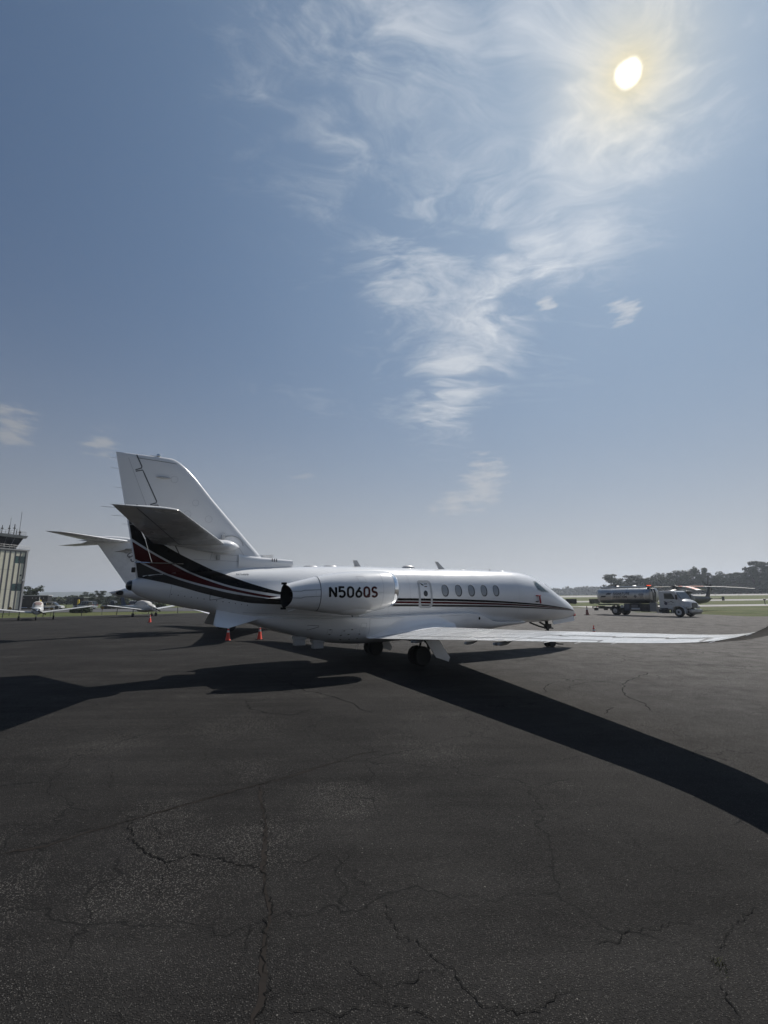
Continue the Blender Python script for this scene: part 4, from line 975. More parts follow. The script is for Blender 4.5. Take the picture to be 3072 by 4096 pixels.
# ------------------------------------------------------------------ the second jet, parked parallel behind
J2 = thing('business_jet', 'white T-tailed business jet parked behind, only its tail and tail cone showing', 'airplane', (-1.458, 39.049, 0), 0.532)
P2 = mat('second_jet_paint', (.72, .725, .73), .28, coat=.4, var=.03)
F2s = [0, .1, .5, 1.2, 2.0, 2.8, 3.6, 10.5, 12.2, 13.8, 15.67, 17.2, 18.15, 18.42]
F2t = [1.5, 1.65, 1.95, 2.25, 2.75, 3.1, 3.25, 3.25, 3.22, 3.2, 3.1, 2.93, 2.72, 2.61]
F2b = [1.45, 1.35, 1.2, 1.08, 1.02, 1.0, 1.0, 1.0, 1.25, 1.62, 1.96, 2.23, 2.43, 2.58]
F2w = [.02, .15, .38, .62, .85, 1.02, 1.1, 1.1, 1.02, .85, .60, .36, .14, .02]
def f2(s, n=32):
    t, b, w = interp(F2s, F2t, s), interp(F2s, F2b, s), interp(F2s, F2w, s)
    return [L3(s, w*math.cos(2*PI*k/n), (t+b)/2+(t-b)/2*math.sin(2*PI*k/n)) for k in range(n)]
MB().loft([f2(s) for s in [0, .05, .1, .3, .5, .9, 1.2, 1.6, 2, 2.4, 2.8, 3.2, 3.6, 6, 9, 10.5, 11.5, 12.2, 13, 13.8, 14.6, 15.67, 16.5, 17.2, 17.7, 18.0, 18.15, 18.3, 18.42]]).build('fuselage', P2, J2, ang=60)
MB().sphere(L3(17.82, .23, 2.57), (.24, .07, .13), 18, 10).build('power_unit_exhaust', SOOT, J2)
MB().loft([[L3(17.82+.27*math.cos(2*PI*k/20)*g, .20+o_, 2.57+.15*math.sin(2*PI*k/20)*g) for k in range(20)] for g, o_ in ((1.15, .0), (1.0, .07))], (False, False)).build('exhaust_rim', STEEL, J2)
def loft_surface(secs, name, m, par, n=12):
    """secs: (le xyz, te xyz, thickness) with body coordinates (s, y, z); thickness direction given by last item"""
    rings = []
    for le, te, th, up in secs:
        le, te = Vector(L3(*le)), Vector(L3(*te)); up = Vector(up); ring = []
        for k in range(2*n):
            t = 1-k/n if k < n else (k-n)/n; t = t*t*(3-2*t) if 0 < t < 1 else t
            y = foil(t)*th if t < .999 else .003
            ring.append(le+(te-le)*t+up*y*(1 if k < n else -1))
        rings.append(ring)
    return MB().loft(rings).build(name, m, par, ang=50)
loft_surface([((12.6, 0, 2.8), (17.3, 0, 2.8), .16, (0, 1, 0)), ((14.2, 0, 3.5), (17.6, 0, 3.2), .15, (0, 1, 0)), ((17.1, 0, 5.5), (19.2, 0, 5.45), .11, (0, 1, 0)), ((17.4, 0, 5.9), (19.5, 0, 5.9), .12, (0, 1, 0))], 'fin', P2, J2)
MB().sphere(L3(18.45, 0, 5.92), (1.35, .22, .24), 20, 12).build('tailplane_bullet', P2, J2)
MB().tube([L3(19.5, 0, 5.85), L3(20.3, 0, 5.78)], [.12, .01]).build('tail_spike', P2, J2)
for sg in (1, -1):
    loft_surface([((17.5, 0, 5.88), (19.75, 0, 5.80), .11, (0, 0, 1)), ((18.6, sg*1.3, 5.83), (20.25, sg*1.3, 5.74), .085, (0, 0, 1)), ((20.45, sg*3.6, 5.80), (21.5, sg*3.6, 5.78), .04, (0, 0, 1)), ((20.95, sg*3.95, 5.80), (21.7, sg*3.95, 5.80), .01, (0, 0, 1))], 'tailplane', P2, J2)
    loft_surface([((7.6, sg*.9, 1.15), (12.0, sg*.9, 1.05), .22, (0, 0, 1)), ((10.4, sg*5.5, 1.45), (12.7, sg*5.5, 1.4), .12, (0, 0, 1)), ((12.3, sg*9.6, 1.7), (13.6, sg*9.6, 1.68), .06, (0, 0, 1))], 'wing', P2, J2)
    loft_surface([((12.3, sg*9.6, 1.7), (13.6, sg*9.6, 1.68), .05, (0, 1, 0)), ((13.0, sg*10.0, 2.0), (13.95, sg*10.0, 1.98), .04, (0, 1, 0)), ((13.9, sg*10.4, 2.9), (14.6, sg*10.4, 2.9), .02, (0, 1, 0))], 'winglet', P2, J2)
    MB().lathe([(.42, -1.7), (.52, -1.6), (.58, -.9), (.58, 0), (.50, .9), (.36, 1.7), (.34, 1.5)], L3(14.4, sg*1.85, 2.55), 'X', 28).build('engine_nacelle', P2, J2)
    MB().box(L3(14.5, sg*1.1, 2.6), (2.2, 1.2, .16)).build('pylon', P2, J2, bevel=.05)
    MB().tube([L3(11.2, sg*1.5, 1.1), L3(11.2, sg*1.5, .4)], .07).build('main_gear_leg', DARKM, J2)
    t, h = MB(), MB(); wheel(t, h, L3(11.2, sg*1.5, .33), .33, .3, J2); to = t.build('wheel', RUBBER, J2)
MB().tube([L3(2.4, 0, 1.1), L3(2.3, 0, .3)], .05).build('nose_gear_leg', DARKM, J2); t, h = MB(), MB(); wheel(t, h, L3(2.3, 0, .24), .24, .2, J2); t.build('wheel', RUBBER, J2)
GREYL = mat('registration_grey', (.16, .16, .17), .5)
def fin2(u, v, li): return L3(17.85-.61*u-.79*v, .165+.003*li, 5.25-.79*u+.61*v)
word('6QS', fin2, 0, 0, .42, .24, .3, 'registration_letter', GREYL, J2)

# ------------------------------------------------------------------ traffic cones
def cone(name, label, x, y, rz=0., hgt=.71, m=ORANGE):
    t = thing(name, label, 'traffic cone', (x, y, elev(x, y)), rz, 'orange traffic cones round the parked jets')
    k = hgt/.71
    MB().box((0, 0, .018*k), (.36*k, .36*k, .036*k)).build('base', RUBBER, t, bevel=.012)
    f = lambda z: .128-.105*z/.69
    MB().lathe([(f(0)*k*1.12, .036*k), (f(.02)*k, .06*k), (f(.69)*k, .70*k), (f(.69)*k*.6, .71*k)], n=24).build('body', m, t)
    for a, b in ((.42, .52), (.60, .63)) if hgt > .6 else ((.36, .50),):
        MB().loft([[((f(z)+.002)*k*math.cos(2*PI*i/24), (f(z)+.002)*k*math.sin(2*PI*i/24), (z+.012)*k) for i in range(24)] for z in (a, b)], (False, False)).build('reflective_band', REFL, t)
    return t
cone('traffic_cone', 'orange cone under the near jet tail, left of the pair', -8.2, 25.1, .2)
cone('traffic_cone', 'orange cone under the near jet belly, right of the pair', -6.7, 25.7, .6)
cone('traffic_cone', 'orange cone in front of the covered propeller airplane', -22.2, 45.1, .1)
cone('traffic_cone', 'orange cone showing its tip above the near jet wing', 10.55, 24.2, .4)
cone('traffic_cone', 'dark weathered cone standing behind the fuel truck', 23.6, 55.5, .3, 1.05, mat('faded_cone', (.20, .05, .03), .6))

# ------------------------------------------------------------------ fuel truck
TR_H = math.atan2(-.87, .5)
tr = thing('fuel_truck', 'silver tank truck lettered SIGNATURE AVIATION parked right of the jet nose', 'truck', (30.3+.80, 48.5+.80, 0), TR_H)
TW = mat('truck_cab_white', (.52, .53, .54), .28, coat=.5, var=.04)
TBUMP = mat('truck_bumper', (.30, .30, .31), .35, metal=.6); TGR = mat('truck_grille', (.10, .10, .105), .4, metal=.6)
HY = 1.17     # half width; local -y is the side towards us
def tank_sec(x, k=1., n=40):
    return [(x, k*1.12*math.copysign(abs(math.cos(2*PI*i/n))**.8, math.cos(2*PI*i/n)), 2.22+k*.90*math.copysign(abs(math.sin(2*PI*i/n))**.85, math.sin(2*PI*i/n))) for i in range(n)]
tk = MB().loft([tank_sec(-9.45, .55), tank_sec(-9.42, .80), tank_sec(-9.32, .94), tank_sec(-9.2, 1.)]+[tank_sec(-9.2+i*.6, 1.) for i in range(1, 10)]+[tank_sec(-3.35, 1.), tank_sec(-3.12, .95), tank_sec(-3.0, .82), tank_sec(-2.96, .6)]).build('tank', STEEL, tr, ang=50)
for x in (-9.1, -7.4, -5.6, -3.5): MB().loft([[(p[0], p[1], p[2]) for p in tank_sec(x-.02, 1.006)], [(p[0], p[1], p[2]) for p in tank_sec(x+.02, 1.006)]], (False, False)).build('tank_band', CHROME, tk)
MB().box((-6.2, 0, 3.14), (5.9, .95, .17)).build('tank_top_walkway', STEEL, tr, bevel=.02)
MB().tube([(-9.0, -.45, 3.2), (-3.4, -.45, 3.2)], .035).tube([(-9.0, .45, 3.2), (-3.4, .45, 3.2)], .035).build('top_rail', CHROME, tr)
for x in (-9.2, -8.7, -8.2): MB().tube([(x, -.4, 3.12), (x, -.4, 3.36), (x+.35, -.4, 3.36), (x+.35, -.4, 3.12)], .02).build('hatch_guard', DARKM, tr)
MB().tube([(-7.3, -.3, 3.2), (-7.3, -.3, 3.42)], .09).build('vent_pipe', DARKM, tr)
for x in (-7.3, -5.2): MB().lathe([(.28, 3.2), (.28, 3.28), (.12, 3.33)], (x, 0, 0), n=16).build('manhole_cover', STEEL, tr)
MB().box((-3.25, -.2, 3.20), (.34, 1.1, .07)).build('light_bar', DARKM, tr)
for dx in (-.0,): MB().box((-3.25, -.45, 3.27), (.26, .40, .10)).build('beacon', LAMP_R, tr, bevel=.02)
# piping and hoses in front of the tank
pm = MB()
for yy, c in ((-.75, .0), (-.55, .12), (-.30, .05)):
    pm.tube([(-2.95, yy, 1.2), (-2.75, yy, 1.6), (-2.72+c, yy, 2.5), (-2.85+c, yy, 2.9), (-3.15, yy, 3.02)], .045)
pm.tube([(-2.6, -.95, 1.0), (-2.55, -.95, 2.3), (-2.6, -.6, 2.75)], .03); pm.box((-2.7, -.85, 1.55), (.25, .4, .3)); pm.build('hose_and_pipe_rack', DARKM, tr)
# chassis
ch = MB(); ch.box((-4.6, -.42, .82), (10.2, .12, .26)); ch.box((-4.6, .42, .82), (10.2, .12, .26)); ch.box((-8.6, 0, 1.18), (1.4, 2.0, .12)); ch.box((-4.5, 0, 1.2), (3.0, 2.1, .10)); ch.box((-7.1, 0, .52), (.24, 1.7, .24)); ch.box((0, 0, .45), (.2, 1.9, .2)); ch.build('chassis', DARKM, tr)
rb = MB(); rb.box((-9.7, 0, .78), (.7, 2.3, .08)); rb.box((-10.0, 0, .95), (.08, 2.3, .08)); rb.box((-9.7, -.9, .62), (.5, .1, .3)); rb.box((-9.7, .9, .62), (.5, .1, .3))
for yy in (-1.1, -.4, .4, 1.1): rb.box((-10.0, yy, .85), (.06, .06, .3))
rb.build('rear_step', DARKM, tr)
MB().box((-9.45, -.95, .95), (.08, .16, .10)).build('tail_light', mat('red_lens', (.4, .01, .01), .3), tr)
def panel(name, x0, x1, z0, z1, m, y=-1.12, d=.35):
    return MB().box(((x0+x1)/2, y+d/2, (z0+z1)/2), (abs(x1-x0), d, z1-z0)).build(name, m, tr, bevel=.015)
DK = mat('truck_underbody', (.018, .019, .02), .6); BLUEK = mat('blue_locker', (.03, .045, .085), .4)
panel('locker', -5.95, -5.3, .55, 1.32, BLUEK); panel('hose_reel_bay', -5.2, -4.1, .50, 1.35, DK); panel('meter_box', -5.05, -4.3, .92, 1.18, mat('meter_grey', (.12, .12, .12), .5), -1.15, .1)
panel('locker', -4.0, -3.1, .45, 1.30, DK); panel('pump_cabinet', -3.0, -2.3, .50, 1.42, mat('cabinet_grey', (.22, .22, .22), .5)); panel('hazard_plate', -6.35, -6.0, .82, 1.15, PAINT_G, -1.16, .04)
MB().lathe([(.02, -.5), (.22, -.48), (.22, .48), (.02, .5)], (-4.6, -.95, .72), 'X', 18).build('air_tank', STEEL, tr)
MB().lathe([(.02, -.42), (.28, -.40), (.28, .40), (.02, .42)], (-1.55, -1.0, .62), 'X', 18).build('fuel_tank', DARKM, tr)
fs = MB(); fs.box((-1.95, -1.08, .42), (.5, .34, .06)); fs.box((-1.95, -1.08, .78), (.5, .34, .06)); fs.box((-2.15, -1.1, .6), (.05, .3, .4)); fs.build('cab_step', PAINT_G, tr)
for yy in (-.98, -.68, .68, .98):
    t, h = MB(), MB(); wheel(t, h, (-7.1, yy, .50), .50, .28, tr, .27); to = t.build('wheel', RUBBER, tr); h.build('wheel_rim', mat('truck_rim', (.34, .34, .34), .4, metal=.5), to)
for yy in (-1.0, 1.0):
    t, h = MB(), MB(); wheel(t, h, (0, yy, .50), .50, .28, tr, .29); to = t.build('wheel', RUBBER, tr); h.build('wheel_rim', mat('truck_rim', (.34, .34, .34), .4, metal=.5), to)
    MB().lathe([(.03, -.24), (.10, -.21), (.10, .21), (.03, .24)], (0, yy, .5), 'Y', 12).build('hub', DARKM, to); MB().lathe([(.29, -.16), (.25, -.17), (.20, -.13), (.08, -.18), (.08, .18), (.20, .13), (.25, .17), (.29, .16)], (0, yy, .5), 'Y', 24).build('front_rim', mat('front_rim_white', (.48, .48, .48), .4), tr)
MB().lathe([(.26, -1.13), (.22, -1.10), (.12, -1.16), (.02, -1.17), (.02, -1.0), (.26, -1.0)], (-7.1, 0, .5), 'Y', 20).build('rear_rim', mat('truck_rim', (.34, .34, .34), .4), tr)
for x0 in (-7.1,):
    MB().loft([[(x0+.60*math.cos(a), yy, .52+.60*math.sin(a)) for yy in (-1.17, -.55)] for a in [PI*i/14 for i in range(15)]], closed=False).build('mudguard', DARKM, tr, fix=False)
# cab: lofted body with curved hood
def cab_prof(pts, y0, y1, m, name, bev=.05):
    return MB().prism(pts, y1-y0, 1, (y0+y1)/2).build(name, m, tr, bevel=bev)
cabm = cab_prof([(-2.0, .75), (-2.0, 2.52), (-1.86, 2.66), (-.45, 2.66), (-.28, 2.58), (.22, 1.74), (.22, 1.02), (-.62, 1.02), (-.62, .75)], -1.02, 1.02, TW, 'cab', .07)
MB().loft([[(x, yy*w, z) for yy, z in ((-1, z0), (-1, z0+.30), (-.93, z1-.12), (-.6, z1), (0, z1+.05), (.6, z1), (.93, z1-.12), (1, z0+.30), (1, z0))] for x, w, z0, z1 in ((.20, .98, 1.02, 1.80), (.45, .93, 1.0, 1.73), (.70, .88, .98, 1.64), (.90, .82, .95, 1.54), (1.0, .74, .95, 1.40))]).build('hood', TW, tr, ang=50)
for sg in (-1, 1):
    rings = []
    for i in range(13):
        a = R(-12+204*i/12); rings.append([(.64*math.cos(a)*k, sg*yy, .52+.66*math.sin(a)*k) for yy, k in ((.74, 1.06), (1.10, 1.06), (1.19, 1.0), (1.17, .92))])
    MB().loft(rings, closed=False).build('front_fender', TW, tr, fix=False)
    MB().box((.86, sg*.86, .98), (.30, .30, .24)).build('headlight', mat('headlight_lens', (.45, .46, .46), .15, coat=1.), tr, bevel=.04)
MB().box((1.015, 0, 1.18), (.06, 1.0, .52)).build('grille', TGR, tr, bevel=.03)
MB().box((1.05, 0, .62), (.28, 2.15, .30), taper=(.9, 1)).build('bumper', TBUMP, tr, bevel=.05); MB().box((1.03, 0, .40), (.2, 1.9, .16)).build('bumper_valance', DARKM, tr, bevel=.03); MB().box((1.20, .25, .62), (.02, .45, .14)).build('number_plate', PAINT_G, tr)
def quad(name, pts, m, par, th=.012):
    P_ = [Vector(p) for p in pts]; n = (P_[1]-P_[0]).cross(P_[-1]-P_[0]).normalized()*th
    return MB().loft([P_, [p+n for p in P_]]).build(name, m, par, smooth=False)
quad('windscreen', [(-.22, -.90, 2.52), (.20, -.92, 1.82), (.20, .92, 1.82), (-.22, .90, 2.52)], GLASS, tr, .03)
for sg in (-1, 1):
    d_ = quad('door', [(-1.50, sg*1.025, 1.06), (-1.50, sg*1.025, 2.50), (-.50, sg*1.025, 2.50), (-.08, sg*1.025, 1.72), (-.08, sg*1.025, 1.06)], TW, tr, .012)
    quad('door_window', [(-1.40, sg*1.04, 1.84), (-1.40, sg*1.04, 2.40), (-.62, sg*1.04, 2.40), (-.30, sg*1.04, 1.80)], GLASS, d_, .012)
    MB().box((-1.38, sg*1.05, 1.55), (.16, .04, .06)).build('door_handle', DARKM, d_)
    m_ = MB(); m_.box((-.02, sg*1.30, 2.02), (.12, .22, .48)); m_.tube([(-.15, sg*1.02, 1.75), (-.02, sg*1.28, 1.78)], .02); m_.tube([(-.15, sg*1.02, 2.3), (-.02, sg*1.28, 2.24)], .02); m_.build('wing_mirror', DARKM, tr, bevel=.02)
    MB().lathe([(.02, .0), (.15, .02), (.17, .0)], (-1.28, sg*1.05, 1.36), 'Y', 20).build('door_roundel', mat('dark_blue_print', (.012, .02, .05), .4), d_)
    for k, (x, z, l) in enumerate(((-1.0, 1.50, .26), (-.72, 1.56, .26), (-.55, 1.48, .2))): MB().box((x, sg*1.045, z), (l, .01, .05)).build('door_logo', BLACK, d_)
    MB().box((-.85, sg*1.043, 1.30), (.55, .008, .03)).build('door_lettering', SEAM, d_)
# side lettering on the tank (its right side faces us, so text runs towards the cab)
def tank_pt(u, v, li=0, off=.010):
    q = min(.99, abs(v-2.22)/.90); a = math.asin(q**(1/.85)); y = 1.12*math.cos(a)**.8
    return (u, -(y+off+.002*li), v)
TXT = mat('tank_lettering', (.015, .018, .03), .45)
word('SIGNATURE', lambda u, v, li: tank_pt(u, v, li), -7.15, 2.30, .24, .27, .34, 'tank_letter', TXT, tr, total=2.0)
word('AVIATION', lambda u, v, li: tank_pt(u, v, li), -7.15, 1.96, .24, .27, .34, 'tank_letter', TXT, tr, total=1.62)
for pts in ([(-8.15, 2.33), (-7.98, 2.50), (-7.38, 2.50), (-7.55, 2.33)], [(-8.85, 2.02), (-8.68, 2.19), (-8.08, 2.19), (-8.25, 2.02)]):
    MB().add([tank_pt(u, v) for u, v in pts], [(0, 1, 2, 3)]).build('tank_logo_bar', TXT, tr, smooth=False, fix=False)
MB().add([tank_pt(u, v) for u, v in ((-4.72, 2.10), (-4.52, 2.30), (-4.32, 2.10), (-4.52, 1.90))], [(0, 1, 2, 3)]).build('hazard_diamond', mat('placard_grey', (.12, .12, .13), .5), tr, smooth=False, fix=False)
MB().add([tank_pt(u, v) for u, v in ((-4.1, 2.22), (-4.1, 2.40), (-3.55, 2.40), (-3.55, 2.22))], [(0, 1, 2, 3)]).build('fuel_grade_label', mat('label_blue', (.012, .02, .05), .4), tr, smooth=False, fix=False)
for k in range(4): MB().box((-3.98+.12*k, -1.165, 2.31), (.05, .004, .08)).build('label_print', REFL, tr)
MB().add([tank_pt(u, v) for u, v in ((-4.0, 2.02), (-4.0, 2.07), (-3.6, 2.07), (-3.6, 2.02))], [(0, 1, 2, 3)]).build('label_print', TXT, tr, smooth=False, fix=False)

# ------------------------------------------------------------------ helicopter behind the truck
HX, HY_ = 39.0, 63.0
he = thing('helicopter', 'dark helicopter with orange and white rotor blades behind the fuel truck', 'helicopter', (HX, HY_, elev(HX, HY_)), math.atan2(-.537, -.843))
HG = mat('helicopter_dark_paint', (.020, .024, .024), .4, var=.2); HL = mat('helicopter_pale_stripe', (.35, .36, .36), .4)
hs = [(3.9, .05, 1.0, 1.1), (3.6, .45, .75, 1.45), (2.8, .85, .5, 2.0), (1.8, 1.05, .42, 2.45), (.5, 1.1, .42, 2.6), (-1.0, 1.1, .45, 2.55), (-2.2, 1.0, .6, 2.45), (-3.0, .7, .95, 2.3), (-3.8, .45, 1.2, 2.15), (-5.5, .50, 1.02, 2.05), (-7.6, .38, 1.15, 2.0), (-8.8, .20, 1.45, 1.95)]
hbody = MB().loft([[(x, w*math.copysign(abs(math.cos(2*PI*k/20))**.75, math.cos(2*PI*k/20)), (a+b)/2+(b-a)/2*math.copysign(abs(math.sin(2*PI*k/20))**.75, math.sin(2*PI*k/20))) for k in range(20)] for x, w, a, b in hs]).build('fuselage', HG, he, ang=50)
MB().loft([[(x, w*math.cos(2*PI*k/14), 2.62+h*math.sin(2*PI*k/14)) for k in range(14)] for x, w, h in ((1.9, .1, .05), (1.4, .55, .28), (.2, .75, .42), (-1.5, .7, .38), (-2.8, .3, .15))]).build('engine_cowling', HG, he)
for sg in (1, -1):
    MB().lathe([(.12, -.9), (.2, -.7), (.2, .5), (.15, .6)], (-1.5, sg*.72, 2.6), 'X', 14).build('engine_exhaust', DARKM, he)
    MB().loft([[(x, sg*(1.05+w*math.cos(2*PI*k/12)), .75+.28*f*math.sin(2*PI*k/12)) for k in range(12)] for x, w, f in ((1.6, .03, .1), (1.1, .25, 1), (-1.4, .25, 1), (-2.2, .03, .1))]).build('sponson', HL, he)
    MB().tube([(-.8, sg*1.2, .8), (-.8, sg*1.3, .35)], .05).build('gear_leg', DARKM, he); t, h = MB(), MB(); wheel(t, h, (-.8, sg*1.3, .3), .3, .2, he); t.build('wheel', RUBBER, he)
    quad('cockpit_window', [(3.3, sg*.70, 1.35), (2.9, sg*.80, 1.95), (2.1, sg*1.0, 2.15), (2.0, sg*1.06, 1.4)], GLASS, he, .02); quad('cabin_window', [(1.4, sg*1.12, 1.5), (1.4, sg*1.1, 2.05), (.6, sg*1.12, 2.05), (.6, sg*1.14, 1.5)], GLASS, he, .02)
MB().tube([(3.2, 0, .8), (3.2, 0, .3)], .05).build('gear_leg', DARKM, he); t, h = MB(), MB(); wheel(t, h, (3.2, 0, .26), .26, .2, he); t.build('wheel', RUBBER, he)
MB().loft([[(x+c*math.cos(2*PI*k/12), .10*math.sin(2*PI*k/12), z) for k in range(12)] for x, c, z in ((-8.1, .75, 1.7), (-8.6, .60, 2.3), (-9.3, .42, 3.3), (-9.55, .36, 3.7), (-9.6, .2, 3.8))]).build('tail_pylon', HG, he)
MB().sphere((-9.55, .0, 3.55), (.35, .16, .22), 12, 8).build('tail_gearbox', DARKM, he)
MB().box((-8.9, 0, 1.72), (.75, 3.3, .09)).build('stabiliser', HG, he, bevel=.03)
for sg in (1, -1): MB().box((-9.0, sg*1.65, 1.72), (.7, .07, .55)).build('stabiliser_end_plate', HG, he, bevel=.02)
hub = MB(); hub.lathe([(.10, 2.95), (.10, 3.2), (.34, 3.25), (.34, 3.42), (.12, 3.50), (.10, 3.6)], n=16)
for k in range(5):
    a = R(-37.5+72*k)-he.rotation_euler.z; hub.box((.42*math.cos(a), .42*math.sin(a), 3.36), (.7, .16, .18), Matrix.Rotation(a, 3, 'Z')); hub.tube([(.5*math.cos(a+.4), .5*math.sin(a+.4), 3.0), (.5*math.cos(a+.2), .5*math.sin(a+.2), 3.4)], .03)
hub.build('rotor_hub', DARKM, he)
BLW = mat('blade_white', (.62, .61, .58), .45); BLG = mat('blade_grey', (.30, .30, .30), .5)
for k in range(5):
    a = R(-37.5+71*k if k != 4 else -106)-he.rotation_euler.z
    def bl(r0, r1, nm, m_, par, dz=0., a=a):
        rings = []
        for i in range(5):
            r__ = r0+(r1-r0)*i/4; z = 3.36-.0105*max(0, r__-1)**2*(1.05 if k == 4 else .75)+dz; c, s_ = math.cos(a), math.sin(a)
            rings.append([(r__*c-q*s_, r__*s_+q*c, z+w) for q, w in ((-.26, -.012), (-.1, .022+dz), (.26, .0), (-.1, -.022-dz))])
        return MB().loft(rings).build(nm, m_, par)
    B_ = bl(.6, 8.2, 'rotor_blade', BLW, he)
    for r0, r1 in ((1.6, 3.0), (4.2, 5.4), (6.3, 7.2)) if k in (0, 4, 2) else (): 
        bl(r0, r1, 'orange_band', ORW if k != 0 or r0 < 2 else BLG, B_, .006)
for k in range(4):
    a = R(20+90*k); MB().loft([[(-9.55+r__*math.cos(a)-q*math.sin(a), -.30, 3.55+r__*math.sin(a)+q*math.cos(a)) for q in (-.09, .09)]+[(-9.55+r__*math.cos(a)-q*math.sin(a), -.34, 3.55+r__*math.sin(a)+q*math.cos(a)) for q in (.09, -.09)] for r__ in (.1, 1.5)]).build('tail_rotor_blade', DARKM, he)

# ------------------------------------------------------------------ low-wing propeller airplanes
def light_plane(label, x, y, rz, white, cover=False, k=1.):
    t = thing('propeller_airplane', label, 'airplane', (x, y, elev(x, y)), rz, 'light propeller airplanes parked at the grass edge'); t.scale = (k, k, k)
    PW = mat('light_plane_white', (.50, .51, .51), .35, coat=.3, var=.05); BL = mat('light_plane_blue', (.02, .04, .10), .35); FB = mat('canvas_cover', (.48, .47, .45), .85, var=.10, nscale=6, bump=.5, bscale=8)
    fs_ = [(1.55, .34, .74, 1.22), (1.4, .42, .66, 1.34), (.9, .50, .62, 1.46), (.35, .55, .58, 1.62), (-.3, .58, .55, 1.66), (-1.2, .56, .58, 1.60), (-2.2, .42, .75, 1.45), (-3.6, .24, .98, 1.38), (-5.0, .08, 1.12, 1.36), (-5.4, .03, 1.18, 1.34)]
    MB().loft([[(a, w*math.cos(2*PI*i/20), (c+d)/2+(d-c)/2*math.sin(2*PI*i/20)) for i in range(20)] for a, w, c, d in fs_]).build('fuselage', PW, t, ang=60)
    g = [(.75, .30, 1.55), (.35, .46, 1.78), (-.2, .52, 1.98), (-.9, .50, 2.00), (-1.6, .42, 1.88), (-2.3, .22, 1.5)]
    cb = MB().loft([[(a, w*math.copysign(abs(math.cos(PI*i/16))**.6, math.cos(PI*i/16)), 1.36+(d-1.36)*math.sin(PI*i/16)**.75) for i in range(17)] for a, w, d in g], closed=False).build('canopy_cover', FB, t)
    if cover:
        MB().loft([[(a, w*math.cos(2*PI*i/20)*1.08, (c+d)/2+(d-c)/2*math.sin(2*PI*i/20)*1.06) for i in range(20)] for a, w, c, d in fs_[1:6]], (False, False)).build('cowl_cover', FB, t)
    else:
        MB().loft([[(a+.03, w*.88*math.copysign(abs(math.cos(PI*i/16))**.6, math.cos(PI*i/16)), 1.44+(d-1.44)*math.sin(PI*i/16)**.75*.93) for i in range(3, 14)] for a, w, d in ((.62, .36, 1.66), (.16, .47, 1.98))], closed=False).build('windscreen_seam', mat('cover_seam', (.22, .16, .15), .8), t, fix=False)
    for sg in (1, -1):
        MB().loft([[(.55-.02*f+c_, sg*(.45+4.75*f), .78+.62*f+h_) for c_, h_ in ((0, .0), (-.15, .085), (-.5, .10), (-1.1, .055), (-1.58+.25*f, .0), (-.8, -.04), (-.2, -.045))] for f in (0, .3, .7, .96, 1.)]).build('wing', PW, t, ang=50)
        MB().loft([[(-4.75+c_, sg*(.05+1.6*f), 1.28+h_) for c_, h_ in ((0, 0), (-.3, .035), (-.78, 0), (-.3, -.035))] for f in (0, 1)]).build('tailplane', BL if not cover else PW, t)
        MB().box((.2, sg*5.16, 1.41), (.5, .10, .07)).build('wing_tip', mat('tip_red', (.35, .04, .03), .4), t, bevel=.03)
        MB().tube([(-.25, sg*1.55, .9), (-.28, sg*1.55, .30)], .045).build('gear_leg', PAINT_G, t)
        a_, b_ = MB(), MB(); wheel(a_, b_, (-.28, sg*1.55, .22), .22, .16, t); a_.build('wheel', RUBBER, t)
    MB().loft([[(x0+c_*q, yy*s_, z) for q, s_ in ((0, .2), (.3, 1), (.7, .7), (1, .05), (.7, -.7), (.3, -1))] for x0, c_, yy, z in ((-4.2, -1.25, .05, 1.3), (-4.75, -.85, .04, 2.0), (-5.05, -.55, .03, 2.55))]).build('fin', PW if not cover else BL, t)
    MB().tube([(1.15, 0, .7), (1.2, 0, .24)], .04).build('gear_leg', PAINT_G, t); a_, b_ = MB(), MB(); wheel(a_, b_, (1.2, 0, .2), .2, .15, t); a_.build('wheel', RUBBER, t)
    MB().lathe([(.14, 0), (.12, .12), (.05, .26), (.005, .32)], (1.55, 0, 1.02), 'X', 16).build('spinner', CHROME if not cover else PW, t)
    p_ = MB()
    for a in (R(155), R(335)):
        p_.loft([[(1.63+w*.4, r__*math.cos(a)-w*math.sin(a), 1.02+r__*math.sin(a)+w*math.cos(a)) for w in (-.06, .06)]+[(1.60+w*.4, r__*math.cos(a)-w*math.sin(a), 1.02+r__*math.sin(a)+w*math.cos(a)) for w in (.06, -.06)] for r__ in (.1, .5, .93)])
    p_.build('propeller', DARKM, t)
    for sg in (1, -1): MB().sphere((1.5, sg*.22, 1.15), (.06, .10, .07), 10, 6).build('cooling_inlet', SOOT, t)
    return t
gaz = math.atan2(-51, 37.5)
light_plane('white low-wing propeller airplane with blue tailplane facing us in front of the control tower', -38.4, 52.5, gaz-.02, True, cover=False)
light_plane('propeller airplane under a white canvas cover beside the jet tail cone', -30.6, 61.0, gaz+.42, True, cover=True, k=1.02)

